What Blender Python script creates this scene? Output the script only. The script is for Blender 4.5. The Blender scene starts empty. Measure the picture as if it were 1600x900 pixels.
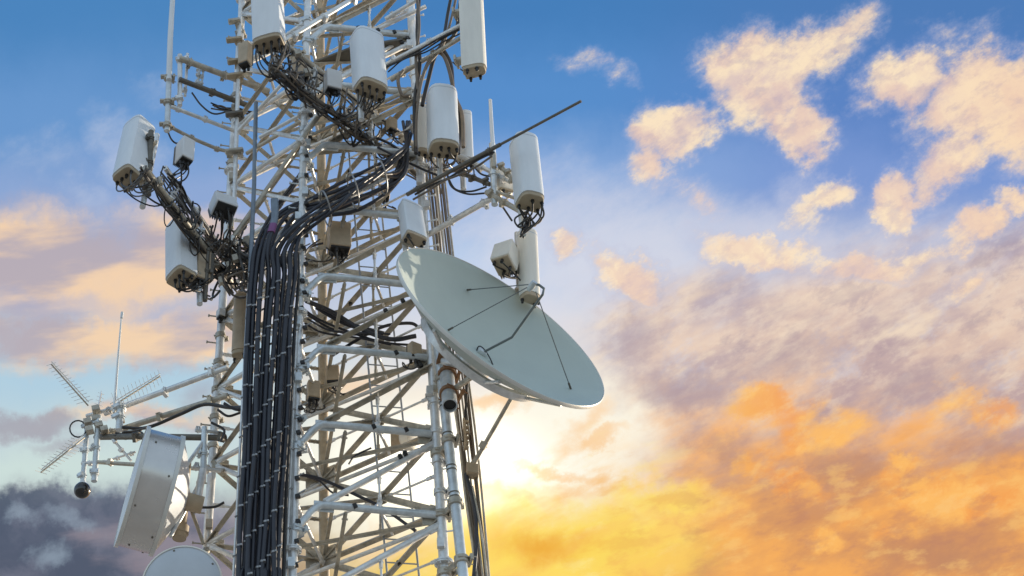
import bpy, math, random
from mathutils import Vector as V, Matrix

rnd = random.Random(7)
scene = bpy.context.scene
col = scene.collection
R = math.radians

# ------------------------------------------------------------------ camera
TH, F, CX, CY, EYE = R(38.0), 3000.0, 500.0, 450.0, 1.7
cam_d = bpy.data.cameras.new("camera")
cam = bpy.data.objects.new("camera", cam_d)
col.objects.link(cam)
cam.location = (0, 0, EYE)
cam.rotation_euler = (R(90) + TH, 0, 0)
cam_d.sensor_width = 36
cam_d.lens = F / 1600 * 36
cam_d.shift_x = (800 - CX) / 1600
cam_d.clip_end = 5000
scene.camera = cam
CT, ST = math.cos(TH), math.sin(TH)


def ray(px, py):
    a, b = (px - CX) / F, (CY - py) / F
    return V((a, CT - b * ST, ST + b * CT))


def P(px, py, Y):
    """site survey: the point seen in direction (px,py) at distance Y in front of the camera"""
    d = ray(px, py)
    return d * (Y / d.y) + V((0, 0, EYE))


def Pz(px, py, z):
    d = ray(px, py)
    return d * ((z - EYE) / d.z) + V((0, 0, EYE))


# ------------------------------------------------------------------ materials
def s2l(c):
    return tuple(((x / 255) / 12.92 if x / 255 <= .04045 else ((x / 255 + .055) / 1.055) ** 2.4) for x in c)


def mat(name, base, rough=.5, metal=0., var=.15, scale=6., rust=0., dirt=0., bump=.0, spec=.5, stretch=None):
    m = bpy.data.materials.new(name)
    m.use_nodes = True
    nt = m.node_tree
    b = nt.nodes["Principled BSDF"]
    tc = nt.nodes.new("ShaderNodeTexCoord")
    src = tc.outputs["Object"]
    if stretch:
        mp = nt.nodes.new("ShaderNodeMapping")
        mp.inputs["Scale"].default_value = stretch
        nt.links.new(src, mp.inputs[0])
        src = mp.outputs[0]
    n = nt.nodes.new("ShaderNodeTexNoise")
    n.inputs["Scale"].default_value = scale
    n.inputs["Detail"].default_value = 6
    n.inputs["Roughness"].default_value = .65
    nt.links.new(src, n.inputs["Vector"])
    r = nt.nodes.new("ShaderNodeValToRGB")
    r.color_ramp.elements[0].position = .3
    r.color_ramp.elements[1].position = .7
    r.color_ramp.elements[0].color = (*[max(0, c * (1 - var)) for c in base], 1)
    r.color_ramp.elements[1].color = (*[min(1, c * (1 + var * .6)) for c in base], 1)
    nt.links.new(n.outputs["Fac"], r.inputs[0])
    out = r.outputs[0]

    def patch(colr, amount, sc, seed):
        nonlocal out
        n2 = nt.nodes.new("ShaderNodeTexNoise")
        n2.noise_dimensions = '4D'
        n2.inputs["W"].default_value = seed
        n2.inputs["Scale"].default_value = sc
        n2.inputs["Detail"].default_value = 8
        n2.inputs["Roughness"].default_value = .7
        nt.links.new(src, n2.inputs["Vector"])
        mr = nt.nodes.new("ShaderNodeMapRange")
        mr.inputs["From Min"].default_value = .72 - amount * .3
        mr.inputs["From Max"].default_value = .82 - amount * .2
        nt.links.new(n2.outputs["Fac"], mr.inputs["Value"])
        mx = nt.nodes.new("ShaderNodeMix")
        mx.data_type = 'RGBA'
        nt.links.new(mr.outputs[0], mx.inputs[0])
        nt.links.new(out, mx.inputs[6])
        mx.inputs[7].default_value = (*colr, 1)
        out = mx.outputs[2]
    if rust:
        patch((.26, .13, .06), rust, 9, 3.1)
    if dirt:
        patch(tuple(c * .55 for c in base), dirt, 5, 8.7)
    nt.links.new(out, b.inputs["Base Color"])
    mr = nt.nodes.new("ShaderNodeMapRange")
    mr.inputs["To Min"].default_value = max(.05, rough - .1)
    mr.inputs["To Max"].default_value = min(1, rough + .12)
    nt.links.new(n.outputs["Fac"], mr.inputs["Value"])
    nt.links.new(mr.outputs[0], b.inputs["Roughness"])
    b.inputs["Metallic"].default_value = metal
    b.inputs["Specular IOR Level"].default_value = spec
    if bump:
        bp = nt.nodes.new("ShaderNodeBump")
        bp.inputs["Strength"].default_value = bump
        bp.inputs["Distance"].default_value = .01
        nt.links.new(n.outputs["Fac"], bp.inputs["Height"])
        nt.links.new(bp.outputs[0], b.inputs["Normal"])
    return m


M = dict(
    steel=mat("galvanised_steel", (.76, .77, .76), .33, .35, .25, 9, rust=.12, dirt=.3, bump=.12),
    steel2=mat("weathered_shaded_steel", (.50, .46, .38), .45, .3, .4, 8, rust=.3, dirt=.45, bump=.2),  # rust and dirt over a browner base that paints in rear members' shade
    tansteel=mat("tan_steel", (.46, .37, .25), .5, .15, .3, 7, rust=.3, dirt=.4, bump=.15),
    pipe=mat("pipe_steel", (.64, .69, .71), .34, .35, .25, 10, dirt=.3),
    darksteel=mat("dark_steel", (.16, .145, .12), .5, .4, .3, 10, rust=.2),
    radome=mat("radome_white", (.74, .77, .79), .42, 0, .07, 3, dirt=.2, stretch=(2.2, 2.2, .45)),
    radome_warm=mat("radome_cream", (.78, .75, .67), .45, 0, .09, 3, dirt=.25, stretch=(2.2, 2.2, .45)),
    cap=mat("antenna_end_cap", (.42, .34, .23), .6, 0, .15, 8, dirt=.3),
    plastic=mat("black_plastic", (.022, .021, .02), .45, 0, .3, 12),
    cable=mat("cable_sheath", (.023, .025, .036), .42, 0, .4, 7, spec=.55),
    cable2=mat("cable_brown", (.19, .15, .11), .5, 0, .35, 7),
    jumper=mat("jumper_sheath", (.035, .032, .03), .42, 0, .4, 9),
    jumper2=mat("jumper_grey", (.11, .105, .10), .42, 0, .4, 9),
    jumper3=mat("jumper_brown", (.15, .12, .09), .45, 0, .4, 9),
    bluegrey=mat("blue_grey_sleeve", (.20, .25, .31), .5, 0, .2, 8),
    magenta=mat("magenta_tape", (.24, .09, .24), .6),
    clamp=mat("clamp_steel", (.34, .34, .34), .42, .5, .35, 20, dirt=.5),
    dish=mat("dish_grey", (.475, .535, .49), .55, 0, .06, 1.6, dirt=.1),
    dishrim=mat("dish_rim", (.70, .70, .66), .4, .1, .1, 4, dirt=.15),
    grey=mat("light_grey_paint", (.52, .56, .60), .5, 0, .08, 3, dirt=.12),
    drum=mat("drum_shroud", (.66, .64, .61), .24, .6, .1, 2.5, dirt=.12),
    radio=mat("radio_housing", (.68, .69, .69), .5, 0, .08, 4, dirt=.2),
    tan=mat("tan_housing", (.48, .38, .26), .55, 0, .2, 6, rust=.1, dirt=.3),
    rusty=mat("rusty_bracket", (.30, .16, .08), .7, .1, .4, 10, rust=.5),
    glass=mat("smoked_dome", (.012, .010, .010), .12, 0, .2, 3, spec=.8),
    alu=mat("aluminium_rod", (.85, .84, .80), .35, .3, .1, 9),
    armgrey=mat("dull_grey_rod", (.17, .19, .19), .55, .2, .2, 8),
    ladder=mat("ladder_steel", (.36, .40, .45), .5, .2, .2, 9),
    ground=mat("dry_ground", (.33, .31, .28), .95, 0, .35, .35, bump=.4),
    concrete=mat("concrete", (.42, .40, .37), .9, 0, .2, 4, dirt=.3, bump=.3),
)


# ------------------------------------------------------------------ mesh building
class MB:
    def __init__(s):
        s.v, s.f = [], []

    def ring(s, c, a, b, r, seg):
        i0 = len(s.v)
        for k in range(seg):
            t = 2 * math.pi * k / seg
            s.v.append(c + a * (r * math.cos(t)) + b * (r * math.sin(t)))
        return i0

    def tube(s, pts, r, seg=10, cap=True):
        pts = [V(p) for p in pts]
        n = len(pts)
        rr = r if isinstance(r, (list, tuple)) else [r] * n
        t = (pts[1] - pts[0]).normalized()
        a = t.orthogonal().normalized()
        rings = []
        for i in range(n):
            if i == 0:
                ti = pts[1] - pts[0]
            elif i == n - 1:
                ti = pts[-1] - pts[-2]
            else:
                ti = (pts[i] - pts[i - 1]).normalized() + (pts[i + 1] - pts[i]).normalized()
            if ti.length < 1e-9:
                ti = t
            ti = ti.normalized()
            a = (a - ti * a.dot(ti))
            a = a.normalized() if a.length > 1e-6 else ti.orthogonal().normalized()
            rings.append(s.ring(pts[i], a, ti.cross(a), rr[i], seg))
        for i in range(n - 1):
            p, q = rings[i], rings[i + 1]
            for k in range(seg):
                k2 = (k + 1) % seg
                s.f.append((p + k, p + k2, q + k2, q + k))
        if cap:
            s.f.append(tuple(rings[0] + k for k in reversed(range(seg))))
            s.f.append(tuple(rings[-1] + k for k in range(seg)))
        return s

    def box(s, c, ax, ay, az):
        c = V(c)
        i = len(s.v)
        for x in (-1, 1):
            for y in (-1, 1):
                for z in (-1, 1):
                    s.v.append(c + ax * x + ay * y + az * z)
        for q in ((0, 1, 3, 2), (4, 6, 7, 5), (0, 4, 5, 1), (2, 3, 7, 6), (0, 2, 6, 4), (1, 5, 7, 3)):
            s.f.append(tuple(i + k for k in q))
        return s

    def prism(s, prof, o, ex, ey, top, sc_top=1.0):
        n = len(prof)
        i = len(s.v)
        o, top = V(o), V(top)
        for (x, y) in prof:
            s.v.append(o + ex * x + ey * y)
        for (x, y) in prof:
            s.v.append(top + ex * x * sc_top + ey * y * sc_top)
        for k in range(n):
            k2 = (k + 1) % n
            s.f.append((i + k, i + k2, i + n + k2, i + n + k))
        s.f.append(tuple(i + k for k in reversed(range(n))))
        s.f.append(tuple(i + n + k for k in range(n)))
        return s

    def lathe(s, prof, o, axis, seg=40, closed=False, ex=None):
        o, axis = V(o), V(axis).normalized()
        a = ex.normalized() if ex else axis.orthogonal().normalized()
        b = axis.cross(a)
        rings = [s.ring(o + axis * h, a, b, max(r, 1e-4), seg) for (r, h) in prof]
        m = len(rings)
        for i in range(m if closed else m - 1):
            p, q = rings[i], rings[(i + 1) % m]
            for k in range(seg):
                k2 = (k + 1) % seg
                s.f.append((p + k, p + k2, q + k2, q + k))
        return s

    def build(s, name, m, parent=None, bevel=0, smooth=True, origin=None, angle=38):
        me = bpy.data.meshes.new(name)
        o = bpy.data.objects.new(name, me)
        col.objects.link(o)
        if parent is not None:
            base = V(parent['_w'])
            o.parent = parent
            loc = V((0, 0, 0))
            wl = base
        else:
            wl = V(origin) if origin is not None else V(s.v[0])
            o.location = wl
        o['_w'] = tuple(wl)
        me.from_pydata([tuple(p - wl) for p in s.v], [], s.f)
        me.materials.append(m)
        if smooth:
            me.polygons.foreach_set("use_smooth", [True] * len(me.polygons))
            me.set_sharp_from_angle(angle=R(angle))
        if bevel:
            md = o.modifiers.new("bevel", 'BEVEL')
            md.width = bevel
            md.segments = 2
            md.limit_method = 'ANGLE'
            md.angle_limit = R(50)
        return o


def tag(o, label, cat, group=None, kind=None):
    if label:
        o['label'] = label
    if cat:
        o['category'] = cat
    if group:
        o['group'] = group
    if kind:
        o['kind'] = kind
    return o


def thing(name, label, cat, loc, group=None):
    o = bpy.data.objects.new(name, None)
    o.empty_display_size = .1
    col.objects.link(o)
    o.location = V(loc)
    o['_w'] = tuple(V(loc))
    return tag(o, label, cat, group)


def lerp(a, b, t):
    return a + (b - a) * t


def bez(a, b, c, d, n=14):
    out = []
    for i in range(n + 1):
        t = i / n
        u = 1 - t
        out.append(a * u ** 3 + b * (3 * u * u * t) + c * (3 * u * t * t) + d * t ** 3)
    return out


def smooth_path(pts, per=6):
    """Catmull-Rom through points"""
    pts = [V(p) for p in pts]
    ext = [pts[0] * 2 - pts[1]] + pts + [pts[-1] * 2 - pts[-2]]
    out = []
    for i in range(1, len(ext) - 2):
        p0, p1, p2, p3 = ext[i - 1:i + 3]
        for k in range(per):
            t = k / per
            out.append(.5 * ((2 * p1) + (p2 - p0) * t + (2 * p0 - 5 * p1 + 4 * p2 - p3) * t * t + (3 * p1 - p0 - 3 * p2 + p3) * t ** 3))
    out.append(pts[-1])
    return out


Z = V((0, 0, 1))
RV, UV_, FV = V((1, 0, 0)), V((0, -ST, CT)), V((0, CT, ST))


def jit(s):
    return V((rnd.uniform(-s, s), rnd.uniform(-s, s), rnd.uniform(-s, s)))


def saddle(mb, p, d, r, w=.05):
    """a U-bolt clamp: collar and its two bolts round a tube at p running along d"""
    d = d.normalized()
    mb.tube([p - d * w / 2, p + d * w / 2], r * 1.28, 12)
    o = d.orthogonal().normalized()
    o = (o + d.cross(o) * rnd.uniform(-1, 1)).normalized()
    q = d.cross(o)
    mb.box(p + o * r * 1.5, o * .014, q * (r * 1.5), d * (w * .45))
    for s_ in (-1, 1):
        mb.tube([p + q * (s_ * r * 1.25) - o * r * .9, p + q * (s_ * r * 1.25) + o * (r * 2.3)], .007, 6)


# ------------------------------------------------------------------ the setting
g = MB()
N = 40
gs = 1500.
idx = {}
for i in range(N + 1):
    for j in range(N + 1):
        x = (i / N * 2 - 1)
        y = (j / N * 2 - 1)
        x, y = x * abs(x) * gs, y * abs(y) * gs
        d = math.hypot(x, y - 17)
        z = 0 if d < 30 else (math.sin(x * .013 + 1) + math.cos(y * .017)) * min(1.5, (d - 30) * .01) - .02
        idx[i, j] = len(g.v)
        g.v.append(V((x, y, z)))
for i in range(N):
    for j in range(N):
        g.f.append((idx[i, j], idx[i + 1, j], idx[i + 1, j + 1], idx[i, j + 1]))
go = g.build("ground", M['ground'], origin=(0, 0, 0))
go['kind'] = 'structure'

# ------------------------------------------------------------------ tower
LEGPX = dict(FL=((457, 900, 15.95), (481, 0, 16.05)), FR=((695, 900, 16.2), (641, 0, 16.25)),
             BR=((507, 900, 17.4), (500, 0, 17.2)), BL=((320, 900, 17.05), (379, 0, 16.95)))
LEGL = {k: (P(*a), P(*b)) for k, (a, b) in LEGPX.items()}


def legp(k, z):
    a, b = LEGL[k]
    return a + (b - a) * ((z - a.z) / (b.z - a.z))


ctr = sum((legp(k, 0) for k in LEGL), V()) / 4
tower = thing("lattice_tower", "tall lattice mast of pale galvanised steel tubes that carries all the antennas", "lattice tower", (ctr.x, ctr.y, .0))
ZT = 21.0
Z0, DZ = 11.53, .955
levels = [Z0 + DZ * k for k in range(-12, 11) if Z0 + DZ * k > .3]
LR = dict(FL=.044, FR=.050, BR=.054, BL=.046)
for k in LEGL:
    mb = MB()
    mb.tube([legp(k, .25), legp(k, ZT)], LR[k], 14)
    d = (legp(k, 10) - legp(k, 0)).normalized()
    for z in levels[1::3]:
        p = legp(k, z + .42)
        mb.tube([p - d * .018, p - d * .002], LR[k] * 1.9, 14)
        mb.tube([p + d * .002, p + d * .018], LR[k] * 1.9, 14)
        for q in range(6):
            an = q * math.pi / 3
            o = V((math.cos(an), math.sin(an), 0)) * LR[k] * 1.55
            mb.tube([p + o - d * .035, p + o + d * .035], .009, 6)
    mb.build("leg", M['steel'] if k != 'BR' else M['tansteel'], tower)
    f = MB().box(legp(k, .12), V((.35, 0, 0)), V((0, .35, 0)), V((0, 0, .14)))
    f.build("footing", M['concrete'], tower, bevel=.02)


def member(name, a, b, r, m, inset=.03, plates=False, seg=10):
    d = (b - a).normalized()
    o = d.orthogonal().normalized()
    if m is M['steel2']:            # rolled angle section
        w1 = d.cross(FV).normalized()
        w2 = d.cross(w1)
        mb = MB()
        c_ = (a + b) / 2
        h_ = ((b - a).length / 2 - inset)
        mb.box(c_, d * h_, w1 * r * .9, w2 * .005)
        mb.box(c_ + w1 * r * .9 + w2 * (r * .9 + .0052), d * h_, w1 * .005, w2 * r * .9)
    else:
        mb = MB().tube([a + d * inset, b - d * inset], r, seg)
    for p, s_ in ((a, 1), (b, -1)):        # flattened, bolted ends
        q = p + d * s_ * (inset + .07)
        w = d.cross(Z)
        w = w.normalized() if w.length > .1 else o
        mb.box(q, d * .075, w * .012, d.cross(w) * r * 1.25)
        mb.tube([q - w * .03, q + w * .03], .011, 6)
    return mb.build(name, m, tower)


def gusset(p, ex, ez, w, h, m=None):
    n = ex.cross(ez).normalized()
    MB().box(p, ex * w, ez * h, n * .007).build("gusset_plate", m or M['steel2'], tower, bevel=.004)


vis = [z for z in levels if z > 9.5]
for z in levels:
    dz_b = .17
    fl, fr = legp('FL', z), legp('FR', z)
    fl2, fr2 = legp('FL', z + DZ), legp('FR', z + DZ)
    bl, br, bl2, br2 = legp('BL', z + dz_b), legp('BR', z + dz_b), legp('BL', z + dz_b + DZ), legp('BR', z + dz_b + DZ)
    if z + DZ > ZT:
        continue
    ex = (fr - fl).normalized()
    near = z > 9.5
    # front horizontal, its left end bent down to the front left leg
    node = fl + ex * .24
    mb = MB().tube(smooth_path([fr - ex * .05, lerp(fr, node, .5), node + ex * .12, node - ex * .02 - Z * .035, fl + ex * .06 - Z * .24, fl - Z * .34], 5), .039, 12)
    saddle(mb, fl - Z * .30 + ex * .02, Z, .05, .07)
    mb.build("horizontal_brace", M['pipe'], tower)
    # front diagonal rising to the right
    member("diagonal_brace", node + ex * .05 + Z * .02, fr2 - Z * .10, .031, M['steel2'] if rnd.random() < .5 else M['steel'], .02)
    gusset(node + ex * .05 + V((0, .03, .0)), ex, Z, .10, .06, M['pipe'])
    gusset(fr - ex * .10 + V((0, .045, 0)), ex, Z, .09, .10)
    # left face
    el = (bl - fl).normalized()
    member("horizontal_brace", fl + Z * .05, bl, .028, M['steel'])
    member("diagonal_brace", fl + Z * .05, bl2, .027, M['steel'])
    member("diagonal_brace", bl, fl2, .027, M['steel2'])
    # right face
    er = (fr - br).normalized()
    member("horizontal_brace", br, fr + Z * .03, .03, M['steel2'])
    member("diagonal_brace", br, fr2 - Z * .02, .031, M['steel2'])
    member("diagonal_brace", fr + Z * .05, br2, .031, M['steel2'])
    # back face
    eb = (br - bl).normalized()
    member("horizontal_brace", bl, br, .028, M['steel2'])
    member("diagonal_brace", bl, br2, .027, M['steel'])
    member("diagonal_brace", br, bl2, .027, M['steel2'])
    gusset(br + er * .08 + V((0, -.05, 0)), er, Z, .09, .13)
    gusset(br - eb * .10, eb, Z, .10, .11)
    gusset(bl + eb * .1, eb, Z, .08, .08)
    if near:
        # plan bracing
        member("plan_brace", fl + Z * .03, br - Z * .05, .02, M['steel'])
        member("plan_brace", fr - Z * .05, lerp(bl, br, .5), .02, M['steel2'])
        mid = lerp(fr, br, .5) + Z * DZ * .5
        gusset(mid, er, Z, .09, .08)
        member("sub_brace", mid - Z * .02, lerp(fl, fr, .55) + Z * .02, .016, M['steel'])
        hz_ = Z * DZ * .5
        member("redundant_brace", br + hz_, mid, .013, M['steel'])
        member("redundant_brace", mid - Z * .01, fr + hz_, .013, M['steel'])
        member("redundant_brace", lerp(br, fr, .5), mid, .012, M['steel2'])
        member("redundant_brace", bl + hz_, lerp(bl, br, .5) + hz_ * 1.02, .013, M['steel'])
        member("redundant_brace", lerp(bl, br, .5) + hz_, br + hz_ * 1.04, .013, M['steel2'])
        member("redundant_brace", lerp(bl, br, .5), lerp(bl, br, .75) + hz_ * .5, .012, M['steel'])
        member("redundant_brace", lerp(node, fr, .5), lerp(node, fr2, .5), .012, M['steel'])
        member("redundant_brace", lerp(node, fr, .5), lerp(br, fr, .6), .015, M['steel'])
        member("inner_brace", lerp(fl, bl, .5) + Z * .1, lerp(fr, br, .5) + Z * (DZ * .5), .022, M['steel2'])
        member("inner_brace", lerp(bl, br, .45) + Z * DZ * .5, fr2 - Z * .1, .022, M['steel'])
        member("inner_brace", br + Z * .05, lerp(fl2, fr2, .35) - Z * .04, .02, M['steel2'])
        for q_ in range(3):
            t_ = rnd.uniform(.25, .95)
            cp = rnd.choice((lerp(node, fr, t_) + V((0, -.03, .0)), lerp(node, fr2, t_) + V((0, -.02, -.02)), lerp(br, fr2, t_)))
            MB().box(cp, V((.018, .004, .01)), V((0, .022, 0)), V((-.01, 0, .022))).build("clip", M['plastic'], tower, bevel=.003)
        member("sub_brace", lerp(bl, br, .5) + Z * DZ * .5, lerp(fl, bl, .5) + Z * DZ * .5, .018, M['steel'])

# climbing ladder inside
lad_t = P(527, 40, 16.75)
lad_b = P(608, 930, 16.75)
lad = thing("climbing_ladder", "narrow blue grey steel ladder running up inside the lattice mast", "ladder", legp('FR', 3) * .5 + legp('BR', 3) * .5)
dl = (lad_t - lad_b).normalized()
wl = V((1, .12, 0)).normalized() * .32
b0 = lad_b - dl * ((lad_b.z - 6) / dl.z)
for s_ in (0, 1):
    MB().tube([b0 + wl * s_, lad_t + wl * s_], .011, 8).build("rail", M['ladder'], lad)
L = (lad_t - lad_b).length
k = 0
n_r = int(L / .27)
for k in range(n_r):
    p = lad_b + dl * (k * .27 + .1)
    MB().tube([p, p + wl], .008, 6).build("rung", M['ladder'], lad)

# ------------------------------------------------------------------ feeder cables
GC = "thick feeder cables strapped side by side up the front of the mast"
bund = []
NB = 9
for i in range(NB):
    t = i / (NB - 1)
    xs = [(lerp(371, 433, t), 960), (lerp(371, 434, t), 905), (lerp(376, 438, t), 800), (lerp(381, 443, t), 700), (lerp(385, 449, t), 600), (lerp(389, 454, t), 500), (lerp(393, 460, t), 430)]
    Yb = 15.72 + .035 * math.sin(i * 2.4)
    pts = [V((legp('FL', 0).x - .7 + .06 * i, Yb, 5.0))]
    for j, (x, y) in enumerate(xs):
        pts.append(P(x + rnd.uniform(-2.3, 2.3), y, Yb + rnd.uniform(-.015, .015)))
    if i in (2, 3):            # carry straight on up
        pts += [P(lerp(404, 418, t) + i * 3, 390, 15.7), P(421 + i * 3, 345, 15.75), P(419 + i * 4, 312, 15.8)]
        lab = "thick dark feeder cable running straight up to a bare grey end"
    elif i < 2:
        pts += [P(400 + i * 8, 385, 15.75), P(424 + i * 6, 335, 16.2), P(470 + 6 * i, 270, 16.7)]
        lab = "thick dark feeder cable on the left edge of the bundle, bending into the mast"
    else:                      # sweep off to the right along the mast
        kk = i - 4
        dx, dy = kk * 2.6, kk * 7.2
        w4 = [rnd.uniform(-13, 13) for _ in range(6)]
        y4 = [rnd.uniform(-.2, .2) for _ in range(6)]
        pts += [P(lerp(412, 447, (kk) / 4) + 16, 388 + dy * .1, 15.68), P(468 + dx, 345 + dy * .6 + w4[0], 15.6 + y4[0]), P(520 + dx, 304 + dy * .7 + w4[1], 15.6 + y4[1]), P(576 + dx * .4, 271 + dy * .7 + w4[2], 15.75 + y4[2]), P(618 + dx, 252 + dy * .6 + w4[3], 15.95 + y4[3]), P(634 + dx * .3, 226 + dy * .3, 16.2), P(636 + w4[4], 190, 16.5)]
        lab = "thick dark feeder cable of the bundle that sweeps right below the panel antennas"
    path = smooth_path(pts, 7)
    zb_ = P(430, 420, 15.7).z
    mb = MB().tube(path, [.026 if q_.z < zb_ else max(.019, .026 - (q_.z - zb_) * .01) for q_ in path], 12)
    base = pts[0]
    c = thing("feeder_cable", lab, "cable", base, GC)
    mb.build("sheath", M['cable'], c)
    bund.append((c, path, i))
    row = 0
    y = 915 - i * 7.4 + rnd.uniform(-2, 2)
    while y > 440:
        # nearest path point to that height
        zt = P(400, y, Yb).z
        for a, b in zip(path, path[1:]):
            if a.z <= zt <= b.z:
                p = lerp(a, b, (zt - a.z) / (b.z - a.z))
                d = (b - a).normalized()
                m2 = MB().tube([p - d * .010, p + d * .010], .0305, 12)
                m2.box(p + V((.017, -.029, .0)), V((.010, 0, 0)), V((0, .010, 0)), V((0, 0, .009)))
                m2.build("cable_clamp", M['clamp'], c)
                break
        y -= 62 + rnd.uniform(-2, 2)
    if i in (2, 3):
        a, b = path[-9], path[-1]
        MB().tube(path[-9:], .030, 12).build("end_sleeve", M['bluegrey'], c)
        MB().tube(path[-11:-8], .0305, 12).build("marking_tape", M['magenta'], c)
# inner layer
for i in range(6):
    t = i / 5
    pts = [V((legp('FL', 0).x - .66 + .07 * i, 15.85, 5.0))]
    for x0, x1, y in ((376, 428, 940), (381, 434, 800), (390, 445, 600), (397, 456, 440)):
        pts.append(P(lerp(x0, x1, t) + rnd.uniform(-2, 2), y, 15.82 + .02 * (i % 2)))
    pts += [P(lerp(398, 452, t), 400, 15.85), P(lerp(425, 490, t), 340 + rnd.uniform(-9, 9), 16.0), P(lerp(515, 560, t), 300 + 5 * i + rnd.uniform(-10, 10), 16.0), P(lerp(590, 618, t), 264 + 5 * i + rnd.uniform(-8, 8), 16.1), P(632, 235, 16.35)]
    o = MB().tube(smooth_path(pts, 6), .022, 10).build("feeder_cable", M['cable'])
    tag(o, "black feeder cable of the inner layer, half hidden behind the strapped front row", "cable", "feeder cables of the inner layer")
for k, (x, y, a_) in enumerate(((505, 322, .5), (548, 294, .5), (592, 272, .5))):
    st_ = thing("cable_hanger", ["lower left pale hanger strap round the curved cable bundle", "middle pale hanger strap round the curved cable bundle", "upper right pale hanger strap round the curved cable bundle"][k], "bracket", P(x, y, 15.6))
    c_ = P(x + 4, y + 4, 15.72)
    ring_ = [c_ + V((-.06 * math.cos(q_ * .349), .22 * math.sin(q_ * .349), .17 * math.cos(q_ * .349))) for q_ in range(19)]
    MB().tube(ring_, .009, 6).build("strap", M['clamp'], st_)
    MB().box(ring_[0] + Z * .02, V((.02, 0, 0)), V((0, .03, 0)), V((0, 0, .025))).build("buckle", M['steel2'], st_, bevel=.004)
# support rail ladder of the bundle
cl = thing("cable_ladder", "slim pale steel cable ladder on which the dark feeder bundle is clamped", "cable ladder", P(440, 960, 15.9))
for x0, x1 in ((362, 391), (444, 468)):
    MB().tube([P(x0, 960, 15.93), P(x1, 400, 15.93)], .016, 8).build("rail", M['steel'], cl)
for k in range(9):
    y = 930 - k * 62
    xa = lerp(362, 391, (960 - y) / 560)
    xb = lerp(444, 468, (960 - y) / 560)
    MB().tube([P(xa - 3, y + 2, 15.92), P(xb + 6, y - 44, 15.92)], .011, 6).build("rung", M['clamp'], cl)
# thick cable by the front left leg, right of the bundle
o = MB().tube(smooth_path([P(441, 960, 15.86), P(446, 800, 15.86), P(453, 650, 15.86), P(460, 520, 15.86), P(466, 440, 15.86), P(462, 380, 15.9), P(440, 330, 16.1)], 6), .018, 10).build("power_cable", M['plastic'])
tag(o, "single black cable running alone just right of the strapped bundle", "cable")


# ------------------------------------------------------------------ antennas
def dprofile(w, d, n=7, flat=.35):
    """D-shaped section: flat back at y=-d/2, bowed front at y=+d/2"""
    pts = [(-w / 2 * .92, -d / 2), (w / 2 * .92, -d / 2), (w / 2, -d / 2 + d * .12)]
    y0 = d / 2 - d * (1 - flat)
    for k in range(n + 1):
        a = math.pi * k / n
        ca, sa = math.cos(a), math.sin(a)
        pts.append((w / 2 * (abs(ca) ** .65) * (1 if ca > 0 else -1), y0 + (d / 2 - y0) * (max(0, sa) ** .65)))
    pts.append((-w / 2, -d / 2 + d * .12))
    return pts


def frame_axes(az, axis):
    n = V((math.sin(R(az)), -math.cos(R(az)), 0))
    axis = axis.normalized()
    n = (n - axis * n.dot(axis)).normalized()
    return n.cross(axis) * -1 if False else axis.cross(n) * -1, n, axis


GP = "white panel antennas"


def jumpers(root, starts, targets, drop=.25, r=.009, m='jumper', down=None):
    for s0 in starts:
        tgt = rnd.choice(targets) + jit(.05)
        dn = down or -Z
        c1 = s0 + dn * drop * rnd.uniform(.6, 1.4) + jit(.06)
        c2 = tgt + V((rnd.uniform(-.15, .15), rnd.uniform(-.1, .1), -drop * rnd.uniform(.2, 1.2)))
        MB().tube(bez(s0, c1, c2, tgt, 14), r * rnd.uniform(.8, 1.15), 7).build("jumper_cable", M[rnd.choice((m, m, 'jumper2'))], root)


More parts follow.
